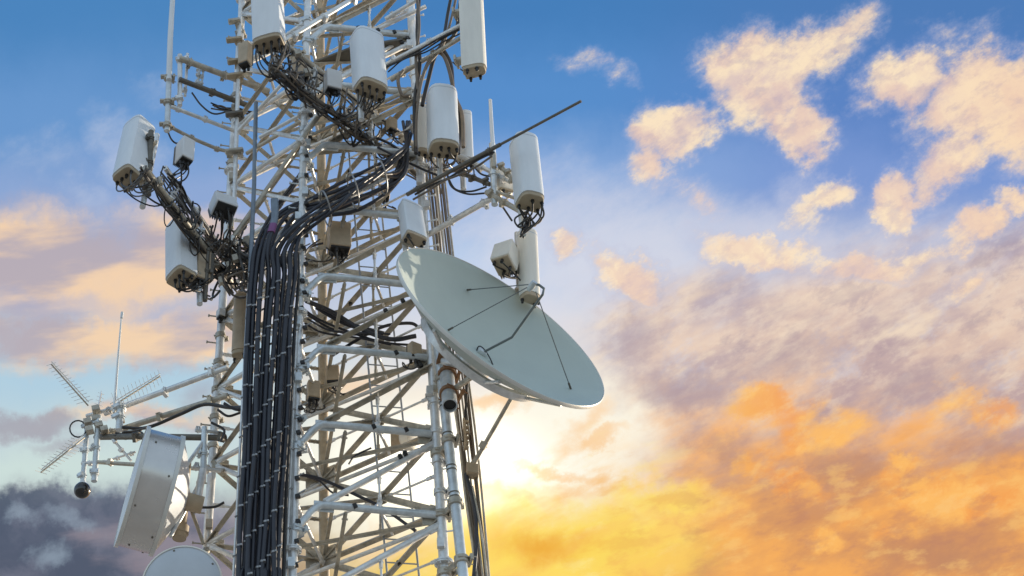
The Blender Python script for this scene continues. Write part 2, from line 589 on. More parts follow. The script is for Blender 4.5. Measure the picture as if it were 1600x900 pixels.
def panel(label, bot, top, Y, w, d, az, ytop=None, mats=('radome', 'cap'), con=6, tgt=None, drop=.25, pipe=True, ncab=None, flat=.35, group=GP, bracket=True, bow=1.0):
    b, t = P(bot[0], bot[1], Y), P(top[0], top[1], ytop if ytop else Y)
    w_, n, ax = frame_axes(az, t - b)
    L = (t - b).length
    root = thing("panel_antenna", label, "antenna", b, group)
    prof = dprofile(w, d, 9, flat)
    mb = MB()
    # radome with a softly rounded top edge
    mb2 = MB()
    secs = [(0, 1.0), (L - .05, 1.0), (L - .018, .975), (L - .004, .93), (L, .84)]
    npf = len(prof)
    for (h, sc) in secs:
        for (x, y) in prof:
            mb2.v.append(b + ax * h + w_ * x * sc + n * y * sc)
    for k in range(len(secs) - 1):
        for q in range(npf):
            q2 = (q + 1) % npf
            mb2.f.append((k * npf + q, k * npf + q2, (k + 1) * npf + q2, (k + 1) * npf + q))
    mb2.f.append(tuple(reversed(range(npf))))
    mb2.f.append(tuple((len(secs) - 1) * npf + q for q in range(npf)))
    mb2.build("radome", M[mats[0]], root, angle=30)
    # joint of the top cover
    hs = L - .07
    MB().prism([(x * 1.006, y * 1.006) for x, y in prof], b + ax * hs, w_, n, b + ax * (hs + .012)).build("cover_joint", M['grey'], root)
    # end cap at the foot
    pr = [(x * .95, y * .92) for x, y in prof]
    MB().prism(pr, b - ax * .05, w_, n, b - ax * .001).build("end_cap", M[mats[1]], root, bevel=.006)
    starts = []
    rows = 2 if d > .11 else 1
    per = (con + rows - 1) // rows
    for k in range(con):
        rr, cc = k // per, k % per
        x = (cc - (per - 1) / 2) * (w * .78 / max(1, per - 1)) if per > 1 else 0
        y = (rr - (rows - 1) / 2) * d * .42 - d * .05
        p = b - ax * .05 + w_ * x + n * y
        m3 = MB()
        m3.tube([p, p - ax * .02], .019, 8)
        m3.tube([p - ax * .018, p - ax * .05], .014, 8)
        m3.build("connector", M['plastic'], root)
        starts.append(p - ax * .045)
    if bracket:
        for h in (L * .16, L * .84):
            m4 = MB()
            p = b + ax * h - n * (d / 2 + .045)
            m4.box(p, w_ * .05, n * .05, ax * .02)
            m4.box(p - n * .03, w_ * .085, n * .012, ax * .035)
            m4.build("bracket", M['steel2'], root, bevel=.003)
    if pipe:
        o = -n * (d / 2 + .12)
        MB().tube([b + o - ax * .28, b + o + ax * (L + .12)], .032, 12).build("mounting_pipe", M['steel'], root)
    if tgt:
        ss = starts if ncab is None else [rnd.choice(starts) for _ in range(ncab)]
        jumpers(root, ss, tgt, drop, down=-ax)
    return root, starts


def radio(label, c, Y, w, h, d, az, tilt=0, roll=0, mats=('radio', 'plastic'), tgt=None, n=4, drop=.2, fins=True, name="radio_unit"):
    cpt = P(c[0], c[1], Y)
    axis = V((math.sin(R(roll)), math.sin(R(tilt)), 1)).normalized()
    w_, nn, ax = frame_axes(az, axis)
    root = thing(name, label, "radio unit", cpt - ax * h / 2, "remote radio boxes on the tower")
    MB().box(cpt, w_ * w / 2, nn * d * .42, ax * h / 2).build("housing", M[mats[0]], root, bevel=.014)
    m2 = MB()
    for k in range(9):
        x = (k / 8 - .5) * w * .88
        m2.box(cpt - nn * d * .5 + w_ * x, w_ * .004, nn * d * .1, ax * h * .44)
    m2.build("cooling_fins", M['darksteel'], root)
    MB().box(cpt - ax * (h / 2 + .012), w_ * w * .44, nn * d * .36, ax * .012).build("connector_plate", M['plastic'] if mats[1] == 'plastic' else M[mats[1]], root, bevel=.004)
    st = []
    for k in range(n):
        p = cpt - ax * (h / 2 + .024) + w_ * ((k + .5) / n - .5) * w * .8 + nn * rnd.uniform(-.3, .3) * d
        MB().tube([p, p - ax * .05], .018, 8).build("connector", M['plastic'], root)
        st.append(p - ax * .045)
    if tgt:
        jumpers(root, st, tgt, drop)
    return root


def rail_pts(a, b, n=5):
    return [lerp(a, b, (i + .5) / n) for i in range(n)]


def frame(label, parts, group=None, name="antenna_mount", cat="antenna mount", cables=()):
    """parts: (name, [points], radius, material)"""
    root = thing(name, label, cat, parts[0][1][0], group)
    for (nm, pts, r, m) in parts:
        mb = MB().tube(pts, r, 12)
        if nm in ('rail', 'arm', 'mast_pipe', 'strut'):
            a, b = V(pts[0]), V(pts[-1])
            for t in (.12, .5, .88):
                if rnd.random() < .8:
                    saddle(mb, lerp(a, b, t) if len(pts) == 2 else V(pts[int(t * (len(pts) - 1))]), b - a, r, .05)
        mb.build(nm, M[m], root)
    for (a, b, n) in cables:
        for k in range(n):
            o1, o2 = jit(.045), jit(.045)
            m_ = [lerp(a, b, t) + lerp(o1, o2, t) + jit(.022) - Z * .06 for t in (0, .2, .4, .6, .8, 1)]
            MB().tube(smooth_path(m_, 4), rnd.uniform(.008, .013), 7).build("strapped_cable", M[rnd.choice(('jumper', 'jumper', 'jumper2', 'jumper3'))], root)
    return root


GM = "tubular antenna mounts bolted to the tower"
# --- upper central mount: rails that run from the top left down to the right
zr = P(500, 97, 15.5).z
r1a, r1b = Pz(436, 62, zr), Pz(700, 268, zr)
zr2 = P(500, 152, 15.45).z
r2a, r2b = Pz(422, 104, zr2), Pz(690, 300, zr2)
frame("two long grey rails with strapped dark cables under the pointed panel antenna", [
    ('rail', [r1a, r1b], .035, 'steel2'), ('rail', [r2a, r2b], .033, 'darksteel'),
    ('strut', [Pz(443, 64, zr), P(565, -10, 15.4)], .03, 'steel'),
    ('strut', [lerp(r2a, r2b, .3), legp('FL', zr2)], .03, 'steel'),
    ('strut', [lerp(r2a, r2b, .62), legp('FR', zr2 - .1)], .03, 'steel'),
    ('strut', [lerp(r1a, r1b, .2), lerp(r2a, r2b, .24)], .02, 'steel'),
    ('strut', [lerp(r1a, r1b, .55), lerp(r2a, r2b, .55)], .02, 'steel'),
    ('strut', [lerp(r1a, r1b, .8), lerp(r2a, r2b, .8)], .02, 'steel'),
], GM, cables=[(lerp(r2a, r2b, .02), lerp(r2a, r2b, .55), 6), (lerp(r1a, r1b, .1), lerp(r1a, r1b, .7), 2), (lerp(r2a, r2b, .45), lerp(r2a, r2b, .95), 4)])
t_up = rail_pts(lerp(r2a, r2b, 0), lerp(r2a, r2b, .45), 6) + [lerp(r1a, r1b, .1), lerp(r1a, r1b, .3)]
panel("white panel antenna cut by the upper edge, above the left end of the long rails", (420, 66), (414, -75), 15.0, .335, .25, -18, ytop=15.12, flat=.7, con=8, tgt=t_up[:3] + [lerp(r1a, r1b, .08)], ncab=13, drop=.2)
panel("white panel antenna with pointed top, middle of the long rails, brown foot turned right", (580, 137), (574, 56), 14.95, .35, .25, 28, ytop=15.1, flat=.55, con=8, tgt=[lerp(r2a, r2b, .42), lerp(r2a, r2b, .5), lerp(r2a, r2b, .36), lerp(r1a, r1b, .5)], ncab=12, drop=.2)
panel("white round fronted panel antenna over a dark arched foot, beside the right front leg", (694, 230), (691, 143), 15.35, .33, .26, 8, ytop=15.45, con=7, tgt=[Pz(690, 285, zr2), Pz(655, 262, zr2), P(725, 262, 15.9)], ncab=8, drop=.12)
panel("cream panel antenna half hidden behind the round fronted one, sunlit", (664, 236), (660, 165), 16.0, .2, .1, 30, mats=('radome_warm', 'cap'), con=3, pipe=False)
panel("narrow white panel antenna standing right behind the round fronted one", (731, 250), (728, 176), 15.9, .13, .12, 15, con=3, tgt=[P(725, 262, 15.9)], ncab=3, drop=.1)

# --- top right mount
zt5 = P(601, 101, 15.9).z
a5, b5 = Pz(598, 104, zt5), Pz(746, 26, zt5)
zt6 = P(640, 70, 16.0).z
frame("two pale tubes reaching up to the right towards the panel antenna near the upper edge", [
    ('arm', [a5, b5], .03, 'steel'), ('arm', [a5 + V((.1, .1, -.12)), b5 + V((-.02, .05, -.14))], .026, 'steel2'),
    ('strut', [P(602, 30, 16.1), P(700, -30, 15.8)], .026, 'steel'),
    ('strut', [P(560, 60, 16.2), P(665, 10, 16.1)], .026, 'steel'),
    ('mast_pipe', [P(728, 115, 15.25), P(722, -60, 15.25)], .032, 'steel2'),
], GM, cables=[(a5, b5, 3)])
panel("slim cream panel antenna near the upper edge at the end of the two pale tubes", (742, 108), (737, -2), 15.1, .18, .26, 70, con=4, mats=('radome_warm', 'cap'), tgt=[P(705, 95, 15.5), P(720, 60, 15.3)], ncab=4, drop=.1, pipe=False)
# cables hanging at the upper right
GH = "brown and black cables looping down beside the right front leg"
loops = [[(716, -20), (705, 30), (690, 75), (664, 110), (652, 170), (650, 230)], [(722, -20), (712, 50), (683, 80), (668, 130), (660, 165)],
         [(690, 75), (672, 92), (658, 128), (652, 160)], [(680, 78), (698, 92), (706, 125), (713, 170), (716, 215)],
         [(676, 80), (692, 86), (702, 110), (711, 150), (722, 180), (724, 230)], [(688, 70), (704, 100), (708, 140), (718, 190), (716, 240)],
         [(650, -20), (655, 40), (650, 90), (653, 140)], [(656, -20), (652, 50), (656, 100), (648, 160), (650, 240)], [(630, 110), (622, 125), (628, 148), (640, 150)],
         [(708, -20), (700, 20), (694, 55), (686, 78)]]
for i, lp in enumerate(loops):
    Yl = 15.55 + .06 * (i % 4)
    pts = smooth_path([P(x, y, Yl + rnd.uniform(-.05, .05)) for x, y in lp], 6)
    o = MB().tube(pts, rnd.uniform(.014, .024), 8).build("hanging_cable", M['cable2'] if i % 2 == 0 else M['jumper'])
    tag(o, ("brown" if i % 2 == 0 else "black") + " cable hanging in a loop beside the right front leg above the round fronted antenna", "cable", GH)

# --- top left mount (whip)
zl = P(375, 128, 16.85).z
zl2 = P(371, 160, 16.85).z
zl3 = P(368, 205, 16.85).z
zl4 = P(367, 234, 16.85).z
p = lambda x, y, z: Pz(x, y, z)
frame("square grey tubes reaching out to the left that carry the tall white whip", [
    ('arm', [p(280, 91, zl), p(420, 143, zl)], .037, 'steel2'),
    ('arm', [p(280, 124, zl2), p(385, 164, zl2)], .033, 'darksteel'),
    ('arm', [p(266, 166, zl3), p(375, 208, zl3)], .024, 'steel'),
    ('arm', [p(260, 195, zl4), p(300, 216, zl4), p(340, 233, zl4), p(372, 240, zl4)], .022, 'steel2'),
    ('mast_pipe', [P(281, 86, 16.5), P(281, 165, 16.5)], .03, 'steel'),
    ('mast_pipe', [P(293, 84, 16.6), P(289, 150, 16.6)], .018, 'steel'),
    ('strut', [P(312, 105, 16.7), P(309, 132, 16.7)], .016, 'pipe'),
    ('strut', [P(318, 107, 16.7), P(315, 134, 16.7)], .012, 'pipe'),
    ('strut', [P(262, 160, 16.5), P(282, 150, 16.5)], .022, 'steel2'),
], GM, cables=[(p(330, 160, zl2), p(400, 172, zl2), 4)])
w = thing("whip_antenna", "tall white whip rising past the upper edge at the far left arm", "antenna", P(261, 200, 16.4), "whip antennas")
MB().tube([P(261, 205, 16.42), P(264, 120, 16.42)], .034, 12).build("mounting_pipe", M['pipe'], w)
MB().tube([P(264, 125, 16.38), P(266, 60, 16.38), P(272, -40, 16.38)], [.036, .034, .030], 12).build("radome", M['radome'], w)
for (x, y) in ((263, 122), (262, 160), (261, 196)):
    mb = MB()
    saddle(mb, P(x, y, 16.41), Z, .042, .05)
    mb.box(P(x - 4, y - 2, 16.41), V((.06, 0, 0)), V((0, .03, 0)), V((0, 0, .012)))
    mb.build("clamp", M['steel2'], w)
for c in ([(300, 145), (315, 165), (335, 178), (362, 172)], [(262, 205), (268, 218), (276, 224), (288, 222)]):
    o = MB().tube(smooth_path([P(x, y, 16.6) for x, y in c], 6), .011, 7).build("slack_cable", M['jumper'])
    tag(o, "thin black slack cable hanging under the arm of the tall white whip" if c[0][0] == 300 else "short dark cable curling off the foot of the tall white whip", "cable")

# vertical pipe at left of the mast top with equipment
vp = thing("equipment_pole", "slim pale pole at the left back leg with stacked brackets near the upper edge", "pole", P(366, 260, 16.6))
MB().tube([P(366, 330, 16.6), P(377, -40, 16.6)], .026, 12).build("pole", M['steel'], vp)
for (y, h) in ((33, .05), (62, .04), (96, .03), (118, .05), (178, .06), (236, .05)):
    mb = MB().box(P(366, y, 16.55), V((.055 + .5 * h * rnd.random() * 2, .02, .035)), V((0, .04, 0)), V((-.008, 0, .016)))
    saddle(mb, P(372, y + 4, 16.6), Z, .03, .06)
    mb.build("bracket", M[rnd.choice(('steel2', 'darksteel', 'tansteel'))], vp, bevel=.004)
radio("tan radio box tucked behind the pole left of the topmost panel antenna", (383, 85), 16.5, .14, .34, .14, -30, mats=('tan', 'plastic'), n=2)

# --- left sector mount
zs = P(345, 425, 16.3).z
zs2 = P(335, 380, 16.35).z
s1a, s1b = Pz(226, 262, zs), Pz(366, 448, zs)
s2a, s2b = Pz(258, 262, zs2), Pz(352, 398, zs2)
frame("dark cable wrapped rails slanting out left and forward to the left panel antenna", [
    ('rail', [s1a, s1b], .034, 'steel2'), ('rail', [s2a, s2b], .03, 'steel'),
    ('mast_pipe', [P(236, 205, 15.15), P(232, 305, 15.15)], .03, 'darksteel'),
    ('strut', [lerp(s1a, s1b, .25), lerp(s2a, s2b, .22)], .02, 'steel'),
    ('strut', [lerp(s1a, s1b, .6), lerp(s2a, s2b, .6)], .02, 'steel'),
    ('strut', [lerp(s1a, s1b, .9), legp('FL', zs)], .028, 'steel'),
    ('mast_pipe', [P(320, 470, 15.9), P(325, 380, 15.9)], .028, 'darksteel'),
], GM, cables=[(s1a, s1b, 7), (s2a, s2b, 5), (lerp(s1a, s1b, .3), lerp(s2a, s2b, .95), 4)])
ts = rail_pts(s1a, s1b, 6)
panel("white panel antenna at the far left end of the slanting rails, loops below", (200, 276), (217, 197), 15.05, .27, .27, -42, ytop=15.3, con=8, tgt=ts[:2] + [lerp(s1a, s1b, .0)], ncab=9, drop=.3, flat=.75)
radio("small white radio box at the outer end of the slanting left rails", (289, 238), 15.35, .15, .34, .2, 35, tilt=10, tgt=[lerp(s2a, s2b, .1), lerp(s2a, s2b, .25)], n=5, drop=.12)
radio("white radio box with dark underside leaning over the inner half of the slanting left rails", (349, 322), 15.8, .25, .26, .24, 25, tilt=32, roll=-10, tgt=[lerp(s2a, s2b, .8), lerp(s2a, s2b, .95), lerp(s1a, s1b, .9)], n=6, drop=.2)
panel("white panel antenna below the slanting rails with its tan foot and back in view", (282, 432), (281, 352), 15.75, .28, .25, -50, ytop=15.95, flat=.75, con=7, tgt=[lerp(s1a, s1b, .72), lerp(s1a, s1b, .85), P(325, 440, 15.9)], ncab=8, drop=.22)
radio("tan and black equipment box hung behind the lower left panel antenna", (312, 418), 15.95, .2, .42, .2, -55, mats=('tan', 'plastic'), tgt=[lerp(s1a, s1b, .8), P(330, 460, 16.)], n=5, drop=.12)
# knot of jumpers where the slanting rails meet the mast
kn = thing("cable_knot", "tangle of dark jumper cables where the slanting left rails meet the mast", "cable tangle", P(370, 400, 16.0))
for k in range(46):
    a = P(rnd.uniform(325, 395), rnd.uniform(350, 430), rnd.uniform(15.8, 16.4))
    b = P(rnd.uniform(335, 410), rnd.uniform(370, 455), rnd.uniform(15.8, 16.4))
    MB().tube(bez(a, a + jit(.25) - Z * .1, b + jit(.25) - Z * .12, b, 12), rnd.uniform(.008, .015), 7).build("jumper_cable", M[rnd.choice(('jumper', 'jumper2', 'jumper3'))], kn)
for k in range(9):
    mb = MB()
    mb.box(P(rnd.uniform(335, 395), rnd.uniform(365, 440), rnd.uniform(15.95, 16.3)), V((.03, 0, .01)), V((0, .03, 0)), V((-.01, 0, .04)))
    mb.build("clamp", M['steel2'], kn, bevel=.004)
kn3 = thing("cable_knot", "tangle of thin dark cables round the outer end of the slanting left rails", "cable tangle", P(258, 290, 15.4))
for k in range(26):
    t = rnd.random()
    a = lerp(lerp(s1a, s1b, t * .7), lerp(s2a, s2b, t * .7), rnd.random()) + jit(.05)
    b = lerp(s1a, s1b, min(1, t * .7 + rnd.uniform(.02, .3))) + jit(.06)
    MB().tube(bez(a, a + jit(.22) - Z * .15, b + jit(.22) - Z * .2, b, 12), rnd.uniform(.006, .010), 7).build("jumper_cable", M[rnd.choice(('jumper', 'jumper', 'jumper2'))], kn3)
kn2 = thing("cable_knot", "tangle of dark jumper cables between the two front panel antennas", "cable tangle", P(480, 140, 15.6))
for k in range(56):
    t = rnd.random()
    a = lerp(lerp(r2a, r2b, t * .6), lerp(r1a, r1b, t * .6), rnd.random()) + jit(.06)
    b = lerp(r2a, r2b, min(1, max(0, t * .6 + rnd.uniform(-.12, .16)))) + jit(.08)
    MB().tube(bez(a, a + jit(.2) - Z * .12, b + jit(.2) - Z * .15, b, 12), rnd.uniform(.008, .014), 7).build("jumper_cable", M[rnd.choice(('jumper', 'jumper2', 'jumper3'))], kn2)
for k in range(14):
    t = rnd.random()
    mb = MB()
    mb.box(lerp(lerp(r2a, r2b, t * .75), lerp(r1a, r1b, t * .75), rnd.random()) + jit(.05), V((.035, 0, .01)), V((0, .03, 0)), V((-.01, 0, .035)))
    mb.build("clamp", M['steel2'], kn2, bevel=.004)
radio("grey radio box above the long rails between the two front panel antennas", (470, 105), 15.75, .2, .3, .16, 10, tgt=[lerp(r2a, r2b, .2), lerp(r2a, r2b, .3)], n=4, drop=.15, mats=('tan', 'plastic'))
radio("pale radio box behind the foot of the pointed white panel antenna", (520, 128), 15.6, .18, .28, .16, 20, tgt=[lerp(r2a, r2b, .3), lerp(r2a, r2b, .4)], n=4, drop=.15)
# dark boards (undersides of a small platform)
pf = thing("grating_platform", "dark grating platform inside the mast top seen from below", "platform", P(560, 82, 16.2))
zpf = P(560, 84, 16.4).z
q = [Pz(490, 98, zpf), Pz(552, 74, zpf), Pz(628, 62, zpf), Pz(640, 80, zpf), Pz(560, 96, zpf)]
mb = MB()
mb.v += q + [v + Z * .03 for v in q]
n_ = len(q)
mb.f += [tuple(range(n_)), tuple(reversed(range(n_, 2 * n_)))] + [(i, (i + 1) % n_, n_ + (i + 1) % n_, n_ + i) for i in range(n_)]
mb.build("grating", M['darksteel'], pf, smooth=False)
MB().tube([q[0] - Z * .01, q[4] - Z * .01, q[3] - Z * .01], .018, 8).build("edge_tube", M['steel2'], pf)

# --- right hand mount with whip and panel
zr3 = P(640, 302, 15.75).z
ra, rb = Pz(636, 304, zr3), Pz(908, 158, zr3)
frame("long dark pole slanting up to the right, its thin tip free against the blue sky", [
    ('arm', [ra, lerp(ra, rb, .55)], .023, 'darksteel'), ('tip', [lerp(ra, rb, .53), rb], .015, 'darksteel'),
], GM, name="boom_pole", cat="pole", cables=[(lerp(ra, rb, .03), lerp(ra, rb, .5), 2)])
zr4 = P(690, 354, 16.15).z
zr5 = P(690, 296, 16.0).z
frame("pale tubes meeting at a short upright pipe left of the right hand panel antenna", [
    ('arm', [Pz(640, 383, zr4), Pz(772, 308, zr4)], .033, 'steel'),
    ('arm', [Pz(760, 300, P(768, 306, 15.7).z), P(818, 333, 15.45)], .03, 'steel2'),
    ('arm', [P(708, 238, 15.9), P(800, 285, 15.6)], .027, 'steel'),
    ('arm', [P(715, 268, 15.95), P(765, 288, 15.65)], .026, 'darksteel'),
    ('mast_pipe', [P(773, 320, 15.62), P(769, 225, 15.62)], .036, 'pipe'),
    ('strut', [P(780, 258, 15.6), P(806, 285, 15.5)], .024, 'steel2'),
    ('strut', [P(776, 300, 15.6), P(812, 312, 15.5)], .02, 'steel2'),
], GM)
w = thing("whip_antenna", "short white whip standing on the upright pipe left of the right hand panel antenna", "antenna", P(771, 240, 15.6), "whip antennas")
MB().tube([P(771, 242, 15.58), P(768, 195, 15.58), P(766, 156, 15.58)], [.026, .022, .019], 10).build("radome", M['radome'], w)
MB().tube([P(772, 262, 15.58), P(771, 240, 15.58)], .03, 10).build("base", M['steel2'], w)
for i, c in enumerate(([(698, 268), (706, 292), (730, 303), (757, 302)], [(700, 278), (712, 296), (736, 299), (760, 292)], [(742, 262), (752, 272), (766, 275), (772, 268)], [(780, 315), (790, 330), (800, 345)])):
    o = MB().tube(smooth_path([P(x, y, 15.7) for x, y in c], 6), .011, 7).build("slack_cable", M['jumper'])
    tag(o, ["lower of two thin black cables drooping left of the short white whip", "upper of two thin black cables drooping left of the short white whip", "tiny dark cable loop under the foot of the short white whip", "thin dark wire running down to the coil below the right hand panel antenna"][i], "cable")
root, st = panel("white panel antenna furthest to the right, brown foot over a coil of cables", (829, 312), (819, 218), 15.15, .27, .26, 18, ytop=15.25, con=5, mats=('radome', 'cap'), flat=.45)
radio("cream equipment box between the short white whip and the right hand panel antenna", (788, 282), 15.75, .18, .30, .12, 20, mats=('radome_warm', 'cap'), n=2)
for k in range(9):
    a = st[k % len(st)]
    x = rnd.uniform(-16, 18)
    mid = P(820 + x, rnd.uniform(350, 372), 15.3 + rnd.uniform(-.1, .1))
    e = P(818 + rnd.uniform(-12, 14), rnd.uniform(330, 345), 15.4)
    MB().tube(smooth_path([a, lerp(a, mid, .5) + V((rnd.uniform(-.1, .1), 0, 0)), mid, P(820 + rnd.uniform(-22, 22), 352, 15.35), e], 6), .010, 7).build("jumper_cable", M['jumper'], root)
panel("white upright panel antenna rising behind the upper edge of the big dish", (829, 462), (825, 362), 15.95, .20, .16, 30, con=3, mats=('radome_warm', 'tan'))
radio("cream tilted box with tan underside standing behind the upper edge of the big dish", (790, 402), 15.9, .22, .32, .28, -30, tilt=22, roll=14, mats=('radome_warm', 'tan'), n=4, tgt=[P(812, 430, 16.), P(815, 440, 16.)], drop=.06)
panel("small white panel tilted over the left upper edge of the big dish", (648, 372), (640, 322), 15.45, .24, .14, 25, ytop=15.75, flat=.85, con=4, mats=('radome', 'tan'), tgt=[P(655, 395, 16.0), P(640, 400, 16.)], ncab=4, drop=.08)

# --- devices inside / beside the mast
radio("tan and black radio box hanging inside the mast under the curved cable bundle", (530, 372), 16.3, .24, .34, .22, 10, mats=('tan', 'plastic'), n=5, tgt=[P(545, 400, 16.3), P(515, 390, 16.3), P(480, 400, 16.)], drop=.16)
panel("tan narrow panel antenna hidden between left back leg and feeder bundle", (374, 550), (378, 462), 16.5, .17, .14, -20, mats=('tan', 'cap'), con=3)
radio("small grey box clamped on the left back leg above the lower left arms", (345, 490), 16.9, .09, .1, .1, -60, n=1)
hd = thing("horn_antenna", "small beige drum shaped antenna hanging inside the lower mast", "antenna", P(628, 700, 16.7))
MB().lathe([(.0, 0), (.06, .0), (.13, .05), (.14, .16), (.12, .17), (.0, .175)], P(628, 686, 16.75), V((.75, -.5, -.2)), 24).build("drum", M['radome_warm'], hd)
MB().box(P(621, 682, 16.8), V((.07, 0, 0)), V((0, .06, 0)), V((0, 0, .09))).build("back_box", M['tan'], hd, bevel=.008)
# clusters of equipment inside the mast
for lab, c, Y in (("rusty tan junction box inside the mast left of the centre leg, lower down", (490, 610), 16.8), ("tan junction box on the centre leg halfway up the mast", (520, 585), 17.0),
                  ("tan box on the right front leg just under the big dish", (648, 548), 16.2),
                  ("pale tan box inside the mast top right of the centre leg", (612, 195), 16.4), ("sunlit tan box at the far side of the mast under the round fronted antenna", (600, 300), 16.9)):
    radio(lab, c, Y, rnd.uniform(.1, .15), rnd.uniform(.16, .22), .11, rnd.uniform(-40, 40), mats=(rnd.choice(('tan', 'tan', 'radome_warm')), 'plastic'), n=3, tgt=[P(c[0] + 15, c[1] + 25, Y), P(c[0] - 12, c[1] + 22, Y)], drop=.1)
# cables crossing inside the mast
GX = "dark cables crossing inside the mast"
cr = [([(478, 470), (520, 488), (560, 512), (610, 530), (650, 525)], .026), ([(470, 480), (500, 500), (550, 520), (600, 535), (655, 540)], .014), ([(478, 490), (510, 510), (545, 522), (590, 522)], .014), ([(480, 498), (515, 516), (560, 520), (610, 522)], .012),
      ([(476, 505), (505, 520), (560, 528), (640, 545)], .012), ([(520, 555), (560, 530), (600, 510), (640, 505), (655, 512)], .019), ([(455, 740), (500, 748), (560, 775), (600, 795), (650, 830)], .017), ([(495, 480), (540, 505), (600, 522)], .03),
      ([(468, 420), (474, 400), (488, 385), (505, 380)], .013), ([(470, 415), (480, 390), (500, 374)], .011), ([(545, 725), (555, 712), (580, 700)], .010), ([(480, 745), (500, 752), (520, 770), (545, 774)], .011),
      ([(350, 630), (370, 640), (395, 636)], .016), ([(590, 230), (640, 255), (690, 275), (710, 262)], .014), ([(560, 205), (610, 225), (640, 250)], .016)]
for i, (c, r) in enumerate(cr):
    Y = 16.5 if i < 12 else 16.0
    o = MB().tube(smooth_path([P(x, y, Y + .1 * (i % 3)) for x, y in c], 6), r, 8).build("crossing_cable", M['cable'])
    lab = "thick dark cable running across inside the mast behind the braces" if r > .018 else "thin dark cable running across inside the mast behind the braces"
    tag(o, lab, "cable", ("thick " if r > .018 else "thin ") + GX)

# --- blue grey pole and long brace in front of the upper left mast
o = MB().tube([P(391, 425, 15.75), P(397, 290, 15.75), P(400, 160, 15.75)], .024, 10).build("support_pole", M['bluegrey'])
tag(o, "thin blue grey upright pole in front of the upper left part of the mast", "pole")
sb = thing("support_strut", "long brown strut slanting up to the right across the upper left mast", "strut", P(362, 374, 15.85))
mb = MB().tube([P(358, 380, 15.9), P(500, 178, 15.75)], .028, 10)
mb.build("tube", M['steel2'], sb)
for q in (P(362, 374, 15.89), P(470, 220, 15.78)):
    mb = MB()
    saddle(mb, q, P(500, 178, 15.75) - P(358, 380, 15.9), .03, .06)
    mb.build("clamp", M['steel'], sb)
sb2 = thing("support_strut", "pale strut rising from the tangle of cables beside the left pole", "strut", P(372, 455, 16.0))
MB().tube([P(372, 440, 16.1), P(470, 330, 16.2)], .027, 10).build("tube", M['steel'], sb2)
# more struts through the top of the mast
for i, (a, b, Y1, Y2, m) in enumerate((((405, 215), (497, 165), 16.3, 16.0, 'steel'), ((385, 240), (470, 190), 16.6, 16.2, 'steel2'), ((372, 205), (470, 100), 16.6, 15.9, 'steel'), ((500, 140), (640, 55), 16.2, 16.3, 'steel'), ((480, 215), (640, 140), 16.1, 16.2, 'steel2'))):
    o = MB().tube([P(a[0], a[1], Y1), P(b[0], b[1], Y2)], .024, 10).build("support_strut", M[m])
    tag(o, ["pale strut low across the upper left mast from the blue grey pole to the centre", "brown strut beside the left back leg rising into the upper mast", "steep pale strut between the left back leg and the topmost panel antenna", "pale strut crossing the mast top just above the pointed panel antenna", "brown strut crossing the mast behind the foot of the pointed panel antenna"][i], "strut")

# ------------------------------------------------------------------ the big dish
dn = (RV * .532 + UV_ * .778 - FV * .345).normalized()
dc = P(784, 508, 15.35)
e1 = (RV * .824 - UV_ * .566)
e1 = (e1 - dn * e1.dot(dn)).normalized()
e2 = dn.cross(e1)
slant = (dc - V((0, 0, EYE))).dot(FV)
RAD = 191 / F * slant
DEP = .30 * RAD
dish = thing("satellite_dish", "large pale grey green satellite dish facing up and right in front of the mast", "satellite dish", dc - dn * DEP)
prof = [(RAD * k / 18, -DEP + DEP * (k / 18) ** 2) for k in range(0, 19)]
back = [(r, h - .03 - .02 * (1 - r / RAD)) for r, h in reversed(prof)]
MB().lathe(prof + [(RAD + .004, .0), (RAD + .004, -.03)] + back, dc, dn, 96, ex=e1).build("reflector", M['dish'], dish, angle=60)
MB().lathe([(RAD + .006, -.034), (RAD + .014, -.034), (RAD + .017, -.016), (RAD + .015, .004), (RAD + .012, .008), (RAD + .006, .004)], dc, dn, 96, closed=True, ex=e1).build("rim", M['dishrim'], dish, angle=60)
mb = MB()      # back ring and ribs
rr_, hb = RAD * .55, -DEP + DEP * .3025 - .07
mb.lathe([(rr_ - .03, hb), (rr_ + .03, hb), (rr_ + .03, hb - .08), (rr_ - .03, hb - .08)], dc, dn, 48, closed=True, ex=e1)
mb.build("back_ring", M['steel'], dish)
for k in range(8):
    a = k * math.pi / 4 + .2
    u = e1 * math.cos(a) + e2 * math.sin(a)
    p0 = dc + u * (rr_ - .02) + dn * (hb - .06)
    p1 = dc + u * (RAD * .86) + dn * (-DEP + DEP * .74 - .05)
    MB().tube([p0, p1], .018, 8).build("rib", M['steel'], dish)


def on_dish(px, py):
    d = ray(px, py)
    o = V((0, 0, EYE))
    t = (dc - o).dot(dn) / d.dot(dn)
    for _ in range(60):
        p_ = o + d * t
        q = p_ - dc
        h = q.dot(dn)
        r2 = (q - dn * h).length_squared
        t += ((-DEP + DEP * r2 / RAD ** 2) - h) / d.dot(dn) * .6
    return o + d * t


